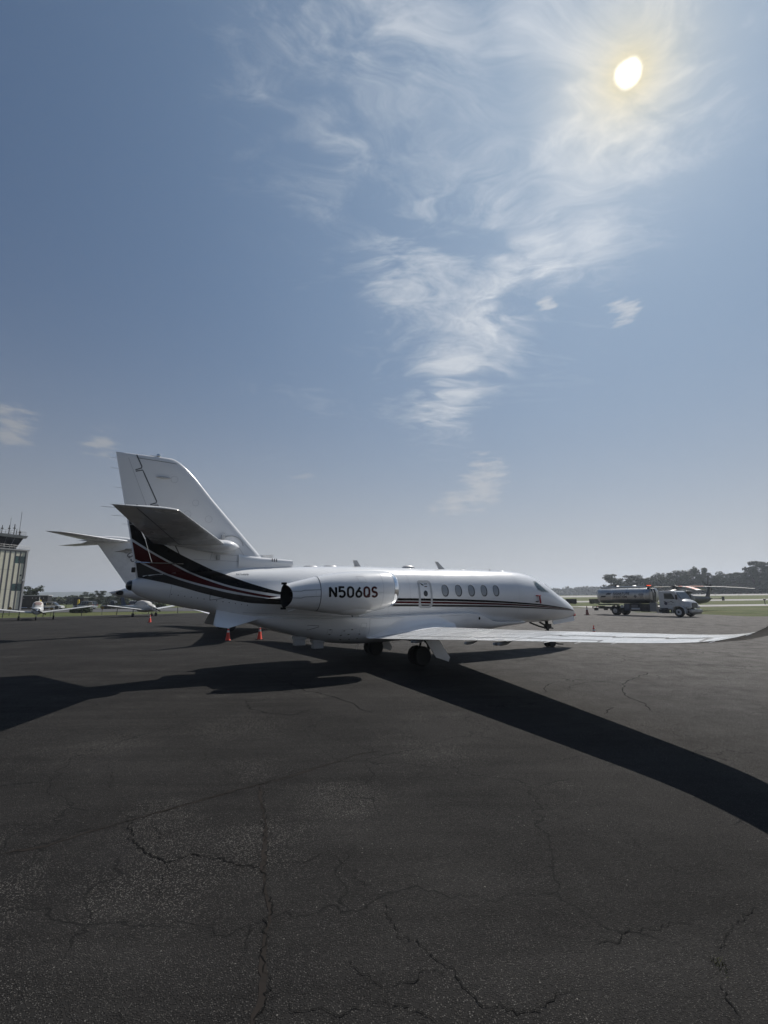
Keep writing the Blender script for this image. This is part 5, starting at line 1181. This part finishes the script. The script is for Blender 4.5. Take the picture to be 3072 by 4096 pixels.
# ------------------------------------------------------------------ control tower
TX, TY = -79.6, 95.0; tz = elev(TX, TY)
tw = thing('control_tower', 'airport control tower with cream panels, teal windows and dark glass cab', 'control tower', (TX, TY, tz), R(72))
CREAM = mat('cream_wall_panel', (.66, .63, .50), .7, var=.05); TGREY = mat('tower_frame_grey', (.17, .17, .19), .6, var=.05); TCON = mat('tower_concrete', (.30, .30, .30), .7); TEAL = mat('teal_window_panel', (.02, .075, .065), .25, coat=.5); PURP = mat('dark_channel', (.07, .06, .085), .6)
SH = 12.2; W0 = 3.8
MB().box((0, 0, SH/2), (2*W0, 2*W0, SH)).build('shaft', TCON, tw, smooth=False)
cols_ = [-3.05+1.0*i for i in range(7)]
for face in (0, 1):
    rot = Matrix.Rotation(R(90*face), 3, 'Z')
    def fb(name, x, z0, z1, w, d, m_, par=tw):
        return MB().box(rot @ Vector((x, -W0-d/2, (z0+z1)/2)), (w, d, z1-z0), rot).build(name, m_, par, smooth=False)
    for i, x in enumerate(cols_):
        segs = [(.3, 4.3), (4.3, 8.2), (8.2, 11.9)] if i < 5 else [(.3, 4.0), (5.45, 9.6), (11.05, 11.9)]
        for a, b in segs: fb('wall_panel', x, a+.02, b-.02, .72, .10, CREAM)
        if i >= 5:
            for a, b in ((4.0, 5.45), (9.6, 11.05)): fb('window', x, a+.03, b-.03, .78, .06, TEAL)
        fb('channel', x+.50, .1, 12.0, .14, .04, PURP)
        fb('mullion', x+.42, .1, 12.0, .05, .14, TGREY)
    fb('corner_pier', 3.62, 0, SH, .36, .30, TCON)
    fb('vent', cols_[6], 7.0, 7.3, .3, .14, DARKM)
    fb('floodlight', cols_[6]+.5, 6.05, 6.35, .6, .5, PAINT_G)
fb('floodlight_arm', 3.0, 5.9, 6.0, .8, .3, DARKM)
MB().box((0, 0, SH+.12), (8.1, 8.1, .24)).build('parapet', TCON, tw, smooth=False)
rl = MB()
for z in (SH+.6, SH+1.0): rl.tube([(-4, -4, z), (4, -4, z), (4, 4, z)], .025, 5)
for i in range(9): rl.tube([(-4+i, -4, SH+.2), (-4+i, -4, SH+1.0)], .025, 5); rl.tube([(4, -4+i, SH+.2), (4, -4+i, SH+1.0)], .025, 5)
rl.build('balcony_rail', PAINT_G, tw)
MB().box((-.3, 0, SH+1.45), (4.9, 4.9, 2.4), taper=(1.32, 1.32)).build('cab_glazing', mat('cab_glass', (.003, .004, .006), .35, spec=.08), tw, smooth=False)
for i in range(5):
    a = -2.42+4.84*i/4; MB().tube([(-.3+a, -2.47, SH+.25), (-.3+a*1.32, -3.26, SH+2.6)], .04, 5).build('cab_mullion', TGREY, tw)
    MB().tube([(-.3+2.47, a, SH+.25), (-.3+3.26, a*1.32, SH+2.6)], .04, 5).build('cab_mullion', TGREY, tw)
MB().box((-.3, 0, SH+2.9), (7.2, 7.2, .55), taper=(1.06, 1.06)).build('cab_roof', TCON, tw, smooth=False)
rf = MB(); ZR = SH+3.18
for z in (ZR+.4, ZR+.8): rf.tube([(-3.8, -3.5, z), (3.2, -3.5, z), (3.2, 3.5, z)], .022, 5)
for i in range(8): rf.tube([(-3.8+i, -3.5, ZR), (-3.8+i, -3.5, ZR+.8)], .022, 5)
rf.build('roof_rail', DARKM, tw)
for x, y, h, w in ((-3.6, -2.6, 4.0, .03), (-2.6, -3.2, 4.9, .035), (-2.5, -3.2, 2.0, .07), (-3.3, -3.2, 1.4, .06), (-1.2, -3.0, 1.7, .06), (.1, -3.2, 3.4, .028), (0, -3.2, 1.9, .06), (1.0, -3.2, 2.2, .075), (2.1, -3.1, 5.0, .035), (2.2, -3.1, 1.0, .12), (1.5, -3.2, 1.3, .05)):
    mm = MB(); mm.tube([(x, y, ZR-.05), (x, y, ZR+h)], w, 6)
    if w > .05: mm.box((x, y, ZR+h*.62), (.3, .3, .2))
    mm.build('antenna_mast', DARKM, tw)

# ------------------------------------------------------------------ parked cars and lot furniture
CW = mat('car_white', (.62, .63, .63), .25, coat=.8); CG = mat('car_silver', (.34, .36, .38), .25, coat=.8, metal=.3); CK = mat('car_black', (.012, .013, .016), .2, coat=.8); CB = mat('car_dark_blue', (.012, .018, .035), .2, coat=.8)
CLR = mat('car_tail_lamp', (.30, .01, .01), .2)
def car(name, label, x, y, rz, m, kind='suv', L_=4.7, H_=1.72, W_=1.9):
    t = thing(name, label, 'car' if kind != 'pickup' else 'pickup truck', (x, y, elev(x, y)+.0), rz, 'cars parked beyond the grass')
    hw = W_/2
    low = [(-.5, .42, .50), (-.49, .72, .9), (-.44, .88, .97), (.05, .90, 1.), (.30, .86, 1.), (.46, .78, .94), (.5, .62, .85)]
    body = MB().loft([[(a*L_, -hw*k, .30), (a*L_, -hw*k*1.02, .30+(b*1.0-.3)*.5+.08), (a*L_, -hw*k*.96, b), (a*L_, 0, b+.05), (a*L_, hw*k*.96, b), (a*L_, hw*k*1.02, .30+(b-.3)*.5+.08), (a*L_, hw*k, .30)] for a, b, k in low]).build('body', m, t, ang=45)
    if kind == 'pickup': gh = [(-.06, .9, .86), (-.03, H_-.04, .76), (.12, H_, .76), (.24, .92, .86)]
    elif kind == 'sedan': gh = [(-.36, .9, .86), (-.20, H_-.02, .70), (.05, H_, .70), (.26, .90, .84)]
    else: gh = [(-.48, .92, .86), (-.43, H_-.06, .76), (-.1, H_, .78), (.10, H_-.02, .76), (.28, .92, .86)]
    MB().loft([[(a*L_, -hw*.93, .88), (a*L_, -hw*k, max(b-.06, .885)), (a*L_, -hw*k*.85, b), (a*L_, hw*k*.85, b), (a*L_, hw*k, max(b-.06, .885)), (a*L_, hw*.93, .88)] for a, b, k in gh]).build('glasshouse', GLASS, t, ang=40)
    g2 = [g for g in gh if g[1] > 1.2]
    MB().loft([[(a*L_, -hw*k*.90, b-.02), (a*L_, -hw*k*.84, b+.02), (a*L_, hw*k*.84, b+.02), (a*L_, hw*k*.90, b-.02)] for a, b, k in g2]).build('roof', m, t)
    for sg in (1, -1):
        for q in ([-.47, -.17, .08] if kind == 'suv' else [-.05, .1] if kind == 'pickup' else [-.2, .02]):
            MB().box((q*L_, sg*hw*.85, 1.22), (.07, .06, .62)).build('pillar', m, t)
        MB().box((.495*L_, sg*hw*.62, .72), (.06, .36, .14)).build('headlight', mat('headlight_lens', (.45, .46, .46), .15, coat=1.), t, bevel=.02)
        MB().box((-.492*L_, sg*hw*.70, .88), (.05, .28, .22)).build('tail_light', CLR, t, bevel=.02)
        for a in (-.31, .32):
            p, h = MB(), MB(); wheel(p, h, (a*L_, sg*(hw-.10), .35), .35, .22, t, .23); w_ = p.build('wheel', RUBBER, t); h.build('wheel_rim', STEEL, w_)
            MB().lathe([(.43, -.02), (.43, .02)], (a*L_, sg*(hw+.005), .38), 'Y', 20).build('wheel_arch', RUBBER, t)
    return t
def at(px, Y): return (px-1536)/1861.75*.984*Y       # helper used once to read positions off a plan: x at depth Y
def carpx(*a): pass
car('sedan', 'dark sedan half cut off at the left picture edge beside the tower', -86, 86.5, R(10), CK, 'sedan', 4.7, 1.45)
car('sedan', 'dark blue sedan parked in front of the control tower', -78.5, 86.0, R(-6), CB, 'sedan', 4.8, 1.5)
car('suv', 'white sport utility car right of the black container', -77.5, 110.5, R(8), CW, 'suv', 4.7, 1.68)
car('minivan', 'long pale silver minivan between white car and dark pickup', -71.0, 112.5, R(172), CG, 'suv', 5.2, 1.78)
car('pickup_truck', 'black pickup with open bed beside the bushes', -63.8, 112.0, R(182), CK, 'pickup', 5.6, 1.85)
car('suv', 'dark blue sport utility car between the pickup and the white truck', -59.8, 112.5, R(120), CB, 'suv', 4.7, 1.8)
car('pickup_truck', 'white pickup parked beside the dark hedge', -57.6, 114.5, R(-20), CW, 'pickup', 5.3, 1.85)
# black site container
bc = thing('container_office', 'black flat-roofed container office beside the control tower', 'building', (-82.6, 112, elev(-82.6, 112)), R(20))
MB().box((0, 0, 1.55), (5.6, 3.0, 3.1)).build('wall', mat('container_black', (.010, .010, .011), .55), bc, smooth=False); MB().box((0, 0, 3.2), (5.9, 3.3, .18)).build('roof', PAINT_G, bc, smooth=False)
MB().box((1.4, -1.53, 1.1), (.7, .05, .5)).build('notice', REFL, bc, smooth=False); MB().box((-.9, -1.53, 1.05), (.9, .06, 2.0)).build('door', DARKM, bc, smooth=False)
for x in (-1.9, -.2, .5, 2.0): MB().box((x, -1.54, 2.6), (.12, .1, .1)).build('lamp', REFL, bc)
ub = thing('utility_cabinet', 'pale grey utility cabinet between tower and black container', 'cabinet', (-82.8, 106, elev(-82.8, 106)), R(25))
MB().box((0, 0, 1.0), (2.0, 1.2, 2.0)).build('body', PAINT_G, ub, bevel=.04); MB().box((0, -.62, 1.0), (.9, .04, 1.8)).build('door', TCON, ub); MB().box((0, 0, 2.05), (2.15, 1.35, .1)).build('lid', TCON, ub)
sh = thing('shelter', 'small open-sided grey shelter behind the parked minivan', 'shelter', (-78.5, 121, elev(-78.5, 121)), R(8))
MB().box((0, 0, 2.7), (4.2, 3, .3)).build('roof', mat('shelter_roof', (.14, .16, .15), .6), sh, bevel=.05); MB().box((.8, 0, 1.3), (2.2, 2.6, 2.5)).build('wall', DARKM, sh)
for x in (-1.9, 1.9): MB().tube([(x, -1.3, 0), (x, -1.3, 2.6)], .06).build('post', DARKM, sh)
YEL = mat('bollard_yellow', (.55, .40, .03), .5)
for k, (x, y, w_) in enumerate(((-78.6, 108, 'beside the black container'), (-74.0, 114.5, 'between the white car and the minivan'))):
    b_ = thing('bollard', 'yellow bollard '+w_, 'bollard', (x, y, elev(x, y)), 0, 'yellow bollards in the car park'); MB().lathe([(.25, 0), (.25, 2.0), (.2, 2.15), (.05, 2.2)], n=14).build('post', YEL, b_); MB().lathe([(.32, 0), (.32, .1)], n=14).build('footing', TCON, b_)
# yellow warning boards on the grass edge
SG = mat('sign_yellow', (.20, .12, .02), .5)
for k, (x, y, w_) in enumerate(((-52.5, 66.5, 'left of the pair behind the propeller airplane'), (-46.3, 66.0, 'right of the pair, behind the airplane wing'), (-40.3, 67.8, 'beside the canvas-covered airplane wing tip'))):
    s_ = thing('warning_sign', 'small yellow diamond sign, '+w_, 'sign', (x, y, elev(x, y)), R(38), 'yellow diamond signs at the grass edge')
    MB().prism([(-.27, 1.0), (0, 1.27), (.27, 1.0), (0, .73)], .04, 1, 0.).build('plate', SG, s_, smooth=False); MB().tube([(0, .03, 0), (0, .03, 1.0)], .03).build('post', DARKM, s_)
# low cable fence along the grass
fn = thing('cable_fence', 'low cable fence on thin dark posts along the grass edge', 'fence', (0, 0, 0))
pp = []
for i in range(17):
    x = -66+3.1*i; y = apron_far(x)+1.1; pp.append((x, y, elev(x, y)))
POST = MB().tube([(0, 0, -.1), (0, 0, .95)], .045, 6).mesh('post', DARKM)
for x, y, z in pp: o = bpy.data.objects.new('post', POST); COL.objects.link(o); o.parent = fn; o.location = (x, y, z); o.rotation_euler = (R(rnd.uniform(-4, 4)), R(rnd.uniform(-4, 4)), 0)
for h in (.85, .45): MB().tube([(x, y, z+h) for x, y, z in pp], .012, 4).build('cable', DARKM, fn)

# ------------------------------------------------------------------ vegetation
def leaf_mat(name, c0, c1):
    m = bpy.data.materials.new(name); nt, b = nodes(m); K = nt.links.new; N = nt.nodes.new
    g = N('ShaderNodeNewGeometry'); 
    n = N('ShaderNodeTexNoise'); n.inputs['Scale'].default_value = .55; n.inputs['Detail'].default_value = 4; K(g.outputs['Position'], n.inputs['Vector'])
    mr = N('ShaderNodeMapRange'); K(n.outputs[0], mr.inputs[0]); mr.inputs[1].default_value = .35; mr.inputs[2].default_value = .65
    a = N('ShaderNodeMath'); a.operation = 'MULTIPLY_ADD'; K(g.outputs['Random Per Island'], a.inputs[0]); a.inputs[1].default_value = .55; K(mr.outputs[0], a.inputs[2]); 
    h = N('ShaderNodeMath'); h.operation = 'MULTIPLY'; K(a.outputs[0], h.inputs[0]); h.inputs[1].default_value = .65
    mx = N('ShaderNodeMix'); mx.data_type = 'RGBA'; K(h.outputs[0], mx.inputs[0]); mx.inputs[6].default_value = (*c0, 1); mx.inputs[7].default_value = (*c1, 1)
    K(mx.outputs[2], b.inputs['Base Color']); b.inputs['Roughness'].default_value = .7; b.inputs['Specular IOR Level'].default_value = .25
    return m
LEAF = leaf_mat('oak_leaves', (.016, .028, .010), (.050, .070, .022)); LEAF2 = leaf_mat('bush_leaves', (.022, .034, .010), (.070, .085, .030))
BARK = mat('bark', (.05, .042, .034), .9, var=.2)
def leaves(rnd, blobs, n, size):
    """leaf clumps spread through ellipsoids given as (centre, radii)"""
    vs = []; fs = []
    vol = [r_[0]*r_[1]*r_[2] for c, r_ in blobs]; tot = sum(vol)
    for (c, r_), v in zip(blobs, vol):
        for k in range(max(6, int(n*v/tot))):
            d = Vector((rnd.gauss(0, 1), rnd.gauss(0, 1), rnd.gauss(0, 1))).normalized()*(rnd.random()**.42)
            p = Vector((c[0]+d.x*r_[0], c[1]+d.y*r_[1], c[2]+d.z*r_[2]))
            a = Vector((rnd.gauss(0, 1), rnd.gauss(0, 1), rnd.gauss(0, .7))).normalized(); b = a.cross(Vector((rnd.gauss(0, 1), rnd.gauss(0, 1), rnd.gauss(0, 1)))).normalized()
            s = size*rnd.uniform(.5, 1.3); i = len(vs)
            vs += [tuple(p+a*s), tuple(p+b*s*.7), tuple(p-a*s*.8), tuple(p-b*s*.6)]; fs.append((i, i+1, i+2, i+3))
    return vs, fs
def crown_blobs(rnd, h, w, kind):
    out = []
    if kind == 0:      # round, many lobes
        for k in range(16):
            a = rnd.random()*2*PI; q = rnd.random()**.6; z = rnd.uniform(.36, .92); rr = w*.5*math.sin(PI*min(1, (z-.22)/.85))**.6
            out.append(((rr*q*math.cos(a), rr*q*math.sin(a), h*z), (w*rnd.uniform(.12, .22),)*2+(h*rnd.uniform(.06, .12),)))
    elif kind == 1:    # open, layered limbs
        for k in range(17):
            a = rnd.random()*2*PI; q = rnd.uniform(.2, 1); z = rnd.uniform(.38, .98); rr = w*.5*(1.1-.5*z)
            out.append(((rr*q*math.cos(a), rr*q*math.sin(a), h*z), (w*rnd.uniform(.10, .18),)*2+(h*rnd.uniform(.05, .10),)))
    else:              # tall, narrow clumps
        for k in range(12):
            a = rnd.random()*2*PI; z = rnd.uniform(.3, .97); rr = w*.28
            out.append(((rr*math.cos(a), rr*math.sin(a), h*z), (w*rnd.uniform(.12, .2),)*2+(h*rnd.uniform(.06, .11),)))
    if kind != 1: out.append(((0, 0, h*.55), (w*.30, w*.30, h*.22)))
    out.append(((0, 0, h*.22), (w*.42, w*.42, h*.16)))
    return out
TV = []
for v in range(9):
    rnd = random.Random(100+v); kind = (0, 1, 2, 0, 1, 0, 2, 1, 0)[v]; h, w = 10., (8.5, 8, 5.5, 9, 9, 7.5, 5, 8, 10)[v]
    bl_ = crown_blobs(rnd, h, w, kind); vs, fs = leaves(rnd, bl_, 3400, .30)
    me = bpy.data.meshes.new('crown'); me.from_pydata(vs, [], fs); me.materials.append(LEAF); me.update()
    tm = MB(); tm.tube([(0, 0, -.3), (.1, 0, h*.25), (0, .15, h*.5), (.1, 0, h*.85)], [.32, .24, .16, .04], 7)
    for c, r_ in bl_[:9]: tm.tube([(0, 0, max(h*.2, c[2]*.55)), (c[0]*.5, c[1]*.5, c[2]*.82), c], [.11, .07, .02], 5)
    TV.append((me, tm.mesh('trunk', BARK)))
def tree(label, x, y, h, w, v, rz, group, cat='tree', name='tree'):
    k = h/10.; kw = w/(8.5, 8, 5.5, 9, 9, 7.5, 5, 8, 10)[v]
    t = thing(name, label, cat, (x, y, elev(x, y)), rz, group); t.scale = (kw, kw, k)
    for nm, me in (('crown', TV[v][0]), ('trunk', TV[v][1])):
        o = bpy.data.objects.new(nm, me); COL.objects.link(o); o.parent = t
    return t
rnd = random.Random(11)
# right-hand wood edge: (picture column, top height m, width, kind, depth)
row = [(2447, 14.5, 13, 1, 330), (2478, 13.5, 12, 0, 338), (2520, 14.0, 13, 1, 342), (2552, 14.2, 14, 3, 335), (2590, 12.4, 13, 5, 330), (2618, 13.2, 9, 2, 345), (2650, 16.6, 13, 0, 332), (2680, 15.5, 12, 3, 340), (2708, 16.4, 11, 4, 345),
       (2742, 18.6, 14, 0, 334), (2770, 18.0, 13, 8, 340), (2806, 19.0, 9, 6, 330), (2828, 18.3, 8, 1, 336), (2852, 12.5, 10, 5, 335), (2876, 15.8, 12, 3, 332), (2905, 12.5, 11, 0, 340), (2935, 14.6, 12, 4, 330),
       (2962, 15.2, 12, 7, 336), (2990, 16.8, 12, 0, 334), (3018, 19.5, 13, 4, 330), (3046, 22.5, 14, 7, 328), (3075, 22.8, 16, 0, 332), (3110, 21, 15, 3, 330), (3150, 19, 14, 8, 334)]
kinds = {0: 'broad round-crowned', 1: 'open layered', 2: 'slim upright', 3: 'wide bushy', 4: 'spreading thin', 5: 'small rounded', 6: 'tall narrow gappy', 7: 'loose ragged', 8: 'big full-crowned'}
spots = ['first tree at the left end of the wood edge', 'second from the left end of the wood edge', 'above the tank lettering', 'above the middle of the fuel tank', 'lower one above the front of the fuel tank', 'just left of the rotor hub above the truck beacon', 'above the truck cab roof', 'right over the helicopter rotor hub', 'between rotor hub and helicopter tail', 'left of the helicopter tail pylon', 'behind the helicopter tail pylon', 'tall one right of the helicopter tail', 'second tall one right of the helicopter tail', 'in the low dip of the treeline', 'lone crown past the dip in the treeline', 'low one in the second dip of the treeline', 'beyond the rotor blade tip', 'fourth from the right picture edge', 'third from the right picture edge', 'second from the right picture edge', 'tallest, at the right picture edge', 'cut by the right picture edge', 'outside the right edge, nearer', 'outside the right edge, farther']
for i, (px, h, w, v, Y) in enumerate(row):
    x = (px-1536)/1861.75*.984*Y
    tree('%s tree, %s' % (kinds[v], spots[i]), x, Y, h*.98, w*1.15, v, rnd.random()*6, 'trees along the wood edge past the runway')
def wood(name, label, pts, n, size, m, kind='stuff'):
    """far wood: thousands of leaf clumps in a band of overlapping crowns"""
    r_ = random.Random(len(pts)*7+n); bl_ = []
    for (x, y, h, w) in pts:
        z = elev(x, y); bl_.append(((x, y, z+h*.55), (w*.55, w*.4, h*.45))); bl_.append(((x, y-w*.2, z+h*.16), (w*.55, w*.3, h*.17)))
        for q in range(3): bl_.append(((x+r_.uniform(-.4, .4)*w, y, z+h*r_.uniform(.6, .92)), (w*.22, w*.2, h*.14)))
    vs, fs = leaves(r_, bl_, n, size); me = bpy.data.meshes.new(name); me.from_pydata(vs, [], fs); me.materials.append(m); me.update()
    o = bpy.data.objects.new(name, me); COL.objects.link(o); return tag(o, label, 'wood', None, kind)
# lower storey behind and between the right-hand trees
pts = []
for i in range(60):
    px = 2430+i*13+rnd.uniform(-5, 5); Y = 350+rnd.uniform(0, 14); f = (px-2430)/780; pts.append(((px-1536)/1861.75*.984*Y, Y, 6.8+4.2*f+rnd.uniform(-1.2, 1.6), 8+rnd.random()*4))
wood('undergrowth', 'dense undergrowth filling the wood edge below the trees', pts, 42000, .62, LEAF)
pts = []
for i in range(120):
    px = 1250+i*11+rnd.uniform(-5, 5); Y = 900+rnd.uniform(0, 60); f = max(0, (px-2150)/350); pts.append(((px-1536)/1861.75*.984*Y, Y, 14+5*f+rnd.uniform(-2.5, 3), 20+rnd.random()*10))
wood('distant_wood', 'hazy low treeline on the horizon right of the jet nose', pts, 30000, 1.9, LEAF)
# left: low bush belt behind the cars, and the blue ridge beyond
pts = []
for i in range(90):
    px = 60+i*12+rnd.uniform(-5, 5); Y = 215+rnd.uniform(0, 25); pts.append(((px-1536)/1861.75*.984*Y, Y, 2.9+rnd.uniform(-.7, 1.3), 5+rnd.random()*3))
wood('bush_belt', 'belt of green scrub behind the parked cars', pts, 36000, .55, LEAF2)
for i, (px, Y, h, w, v, lab) in enumerate(((122, 128, 6.3, 5.6, 0, 'dark round tree behind the control tower, right of its corner'), (345, 190, 5.2, 5.5, 3, 'small dark bushy tree behind the minivan'), (392, 185, 5.6, 6.0, 4, 'spiky spreading tree above the white pickup'), (480, 180, 5.0, 7, 8, 'broad low tree under the second jet tail cone'), (560, 175, 4.6, 6, 0, 'low round tree behind the covered airplane'))):
    tree(lab, (px-1536)/1861.75*.984*Y, Y, h, w, v, 1.3*i, None)
bme = None
for i, (px, Y, h, w, lab) in enumerate(((332, 80, .85, 3.0, 'low dark shrub on the grass before the minivan'), (306, 81, .6, 1.6, 'small low shrub left of the bigger one before the minivan'), (455, 112, 1.5, 4.5, 'long dark hedge beside the white pickup'), (500, 113, 1.6, 4.0, 'dark hedge clump behind the covered airplane wing'), (640, 110, 1.3, 2.6, 'dark shrub under the near jet tail'), (575, 114, 1.7, 5, 'dark shrub behind the covered airplane body'))):
    r_ = random.Random(40+i); vs, fs = leaves(r_, [((r_.uniform(-.3, .3)*w, 0, h*.45), (w*.32, 1.0, h*.5)) for _ in range(4)], 1500, .16)
    t = thing('shrub', lab, 'shrub', ((px-1536)/1861.75*.984*Y, Y, elev((px-1536)/1861.75*.984*Y, Y)), 0., 'dark shrubs beyond the grass')
    me = bpy.data.meshes.new('foliage'); me.from_pydata(vs, [], fs); me.materials.append(LEAF); me.update(); o = bpy.data.objects.new('foliage', me); COL.objects.link(o); o.parent = t
    MB().tube([(0, 0, 0), (.1, 0, h*.5)], .06, 5).build('stem', BARK, t)
# ridge of wooded hills
rnd = random.Random(21); mb = MB(); rings = []
from mathutils import noise as mnoise
for i in range(221):
    px = -500+i*20; Y = 2600; x = (px-1536)/1861.75*.984*Y; f = i/220
    h = 42-24*sst(.25, .62, f)+7*mnoise.noise(Vector((i*.055, 3, 0)))+4*mnoise.noise(Vector((i*.21, 9, 0)))
    ring = [(x, Y-420, -12)]
    for j in range(9):
        q = j/8; ring.append((x+40*mnoise.noise(Vector((i*.3, j, 1))), Y-420+420*q+30*mnoise.noise(Vector((i*.4, j*.7, 5))), -10+(h+10)*math.sin(q*PI/2)+2.2*mnoise.noise(Vector((i*1.3, j*.9, 2)))+1.5*rnd.random()))
    rings.append(ring)
mb.loft(rings, closed=False); tag(mb.build('wooded_hills', leaf_mat('hill_woods', (.018, .030, .012), (.045, .06, .022)), ang=180), kind='structure')
# airfield boxes beyond the jet nose
for i, (px, Y, w_, h, lab, m_) in enumerate(((2262, 118, 2.6, .75, 'low dark airfield box left of the pair beyond the nose', DARKM), (2281, 112, 2.2, 1.0, 'low black airfield box right of the pair beyond the nose', SOOT), (2374, 112, 2.4, .95, 'weathered brown crate between the taxiways behind the truck', mat('crate_brown', (.10, .085, .06), .8, var=.3)))):
    x = (px-1536)/1861.75*.984*Y; t = thing('equipment_box', lab, 'equipment box', (x, Y, elev(x, Y)), .2*i)
    MB().box((0, 0, h/2+.08), (w_, 1.0, h)).build('body', m_, t, bevel=.03); MB().box((0, 0, h+.11), (w_*1.04, 1.05, .07)).build('lid', m_, t); MB().box((-w_*.35, 0, .05), (.2, .9, .1)).box((w_*.35, 0, .05), (.2, .9, .1)).build('skid', DARKM, t)
for i, (px, Y, lab) in enumerate(((2858, 236, 'small dark marker post beside the far runway, near the helicopter tail'), (3052, 92, 'short marker post on the grass near the right edge'), (2953, 240, 'tiny pale marker beyond the far runway'))):
    x = (px-1536)/1861.75*.984*Y; t = thing('airfield_marker', lab, 'marker', (x, Y, elev(x, Y)), 0); MB().tube([(0, 0, 0), (0, 0, .8)], .06, 8).build('post', DARKM, t); MB().lathe([(.2, .8), (.22, 1.0), (.08, 1.1)], n=10).build('lamp', DARKM, t)

# ------------------------------------------------------------------ air
hz = MB(); hz.box((0, 2900, 70), (11000, 6900, 170)); ho = hz.build('haze', None, smooth=False); tag(ho, kind='stuff')
hm = bpy.data.materials.new('haze_air'); hm.use_nodes = True; nt = hm.node_tree; nt.nodes.clear(); o_ = nt.nodes.new('ShaderNodeOutputMaterial'); v_ = nt.nodes.new('ShaderNodeVolumePrincipled')
v_.inputs['Color'].default_value = (.80, .88, 1.0, 1); v_.inputs['Density'].default_value = .00034; v_.inputs['Anisotropy'].default_value = .35; nt.links.new(v_.outputs[0], o_.inputs['Volume']); ho.data.materials.append(hm)
scn.cycles.volume_bounces = 0
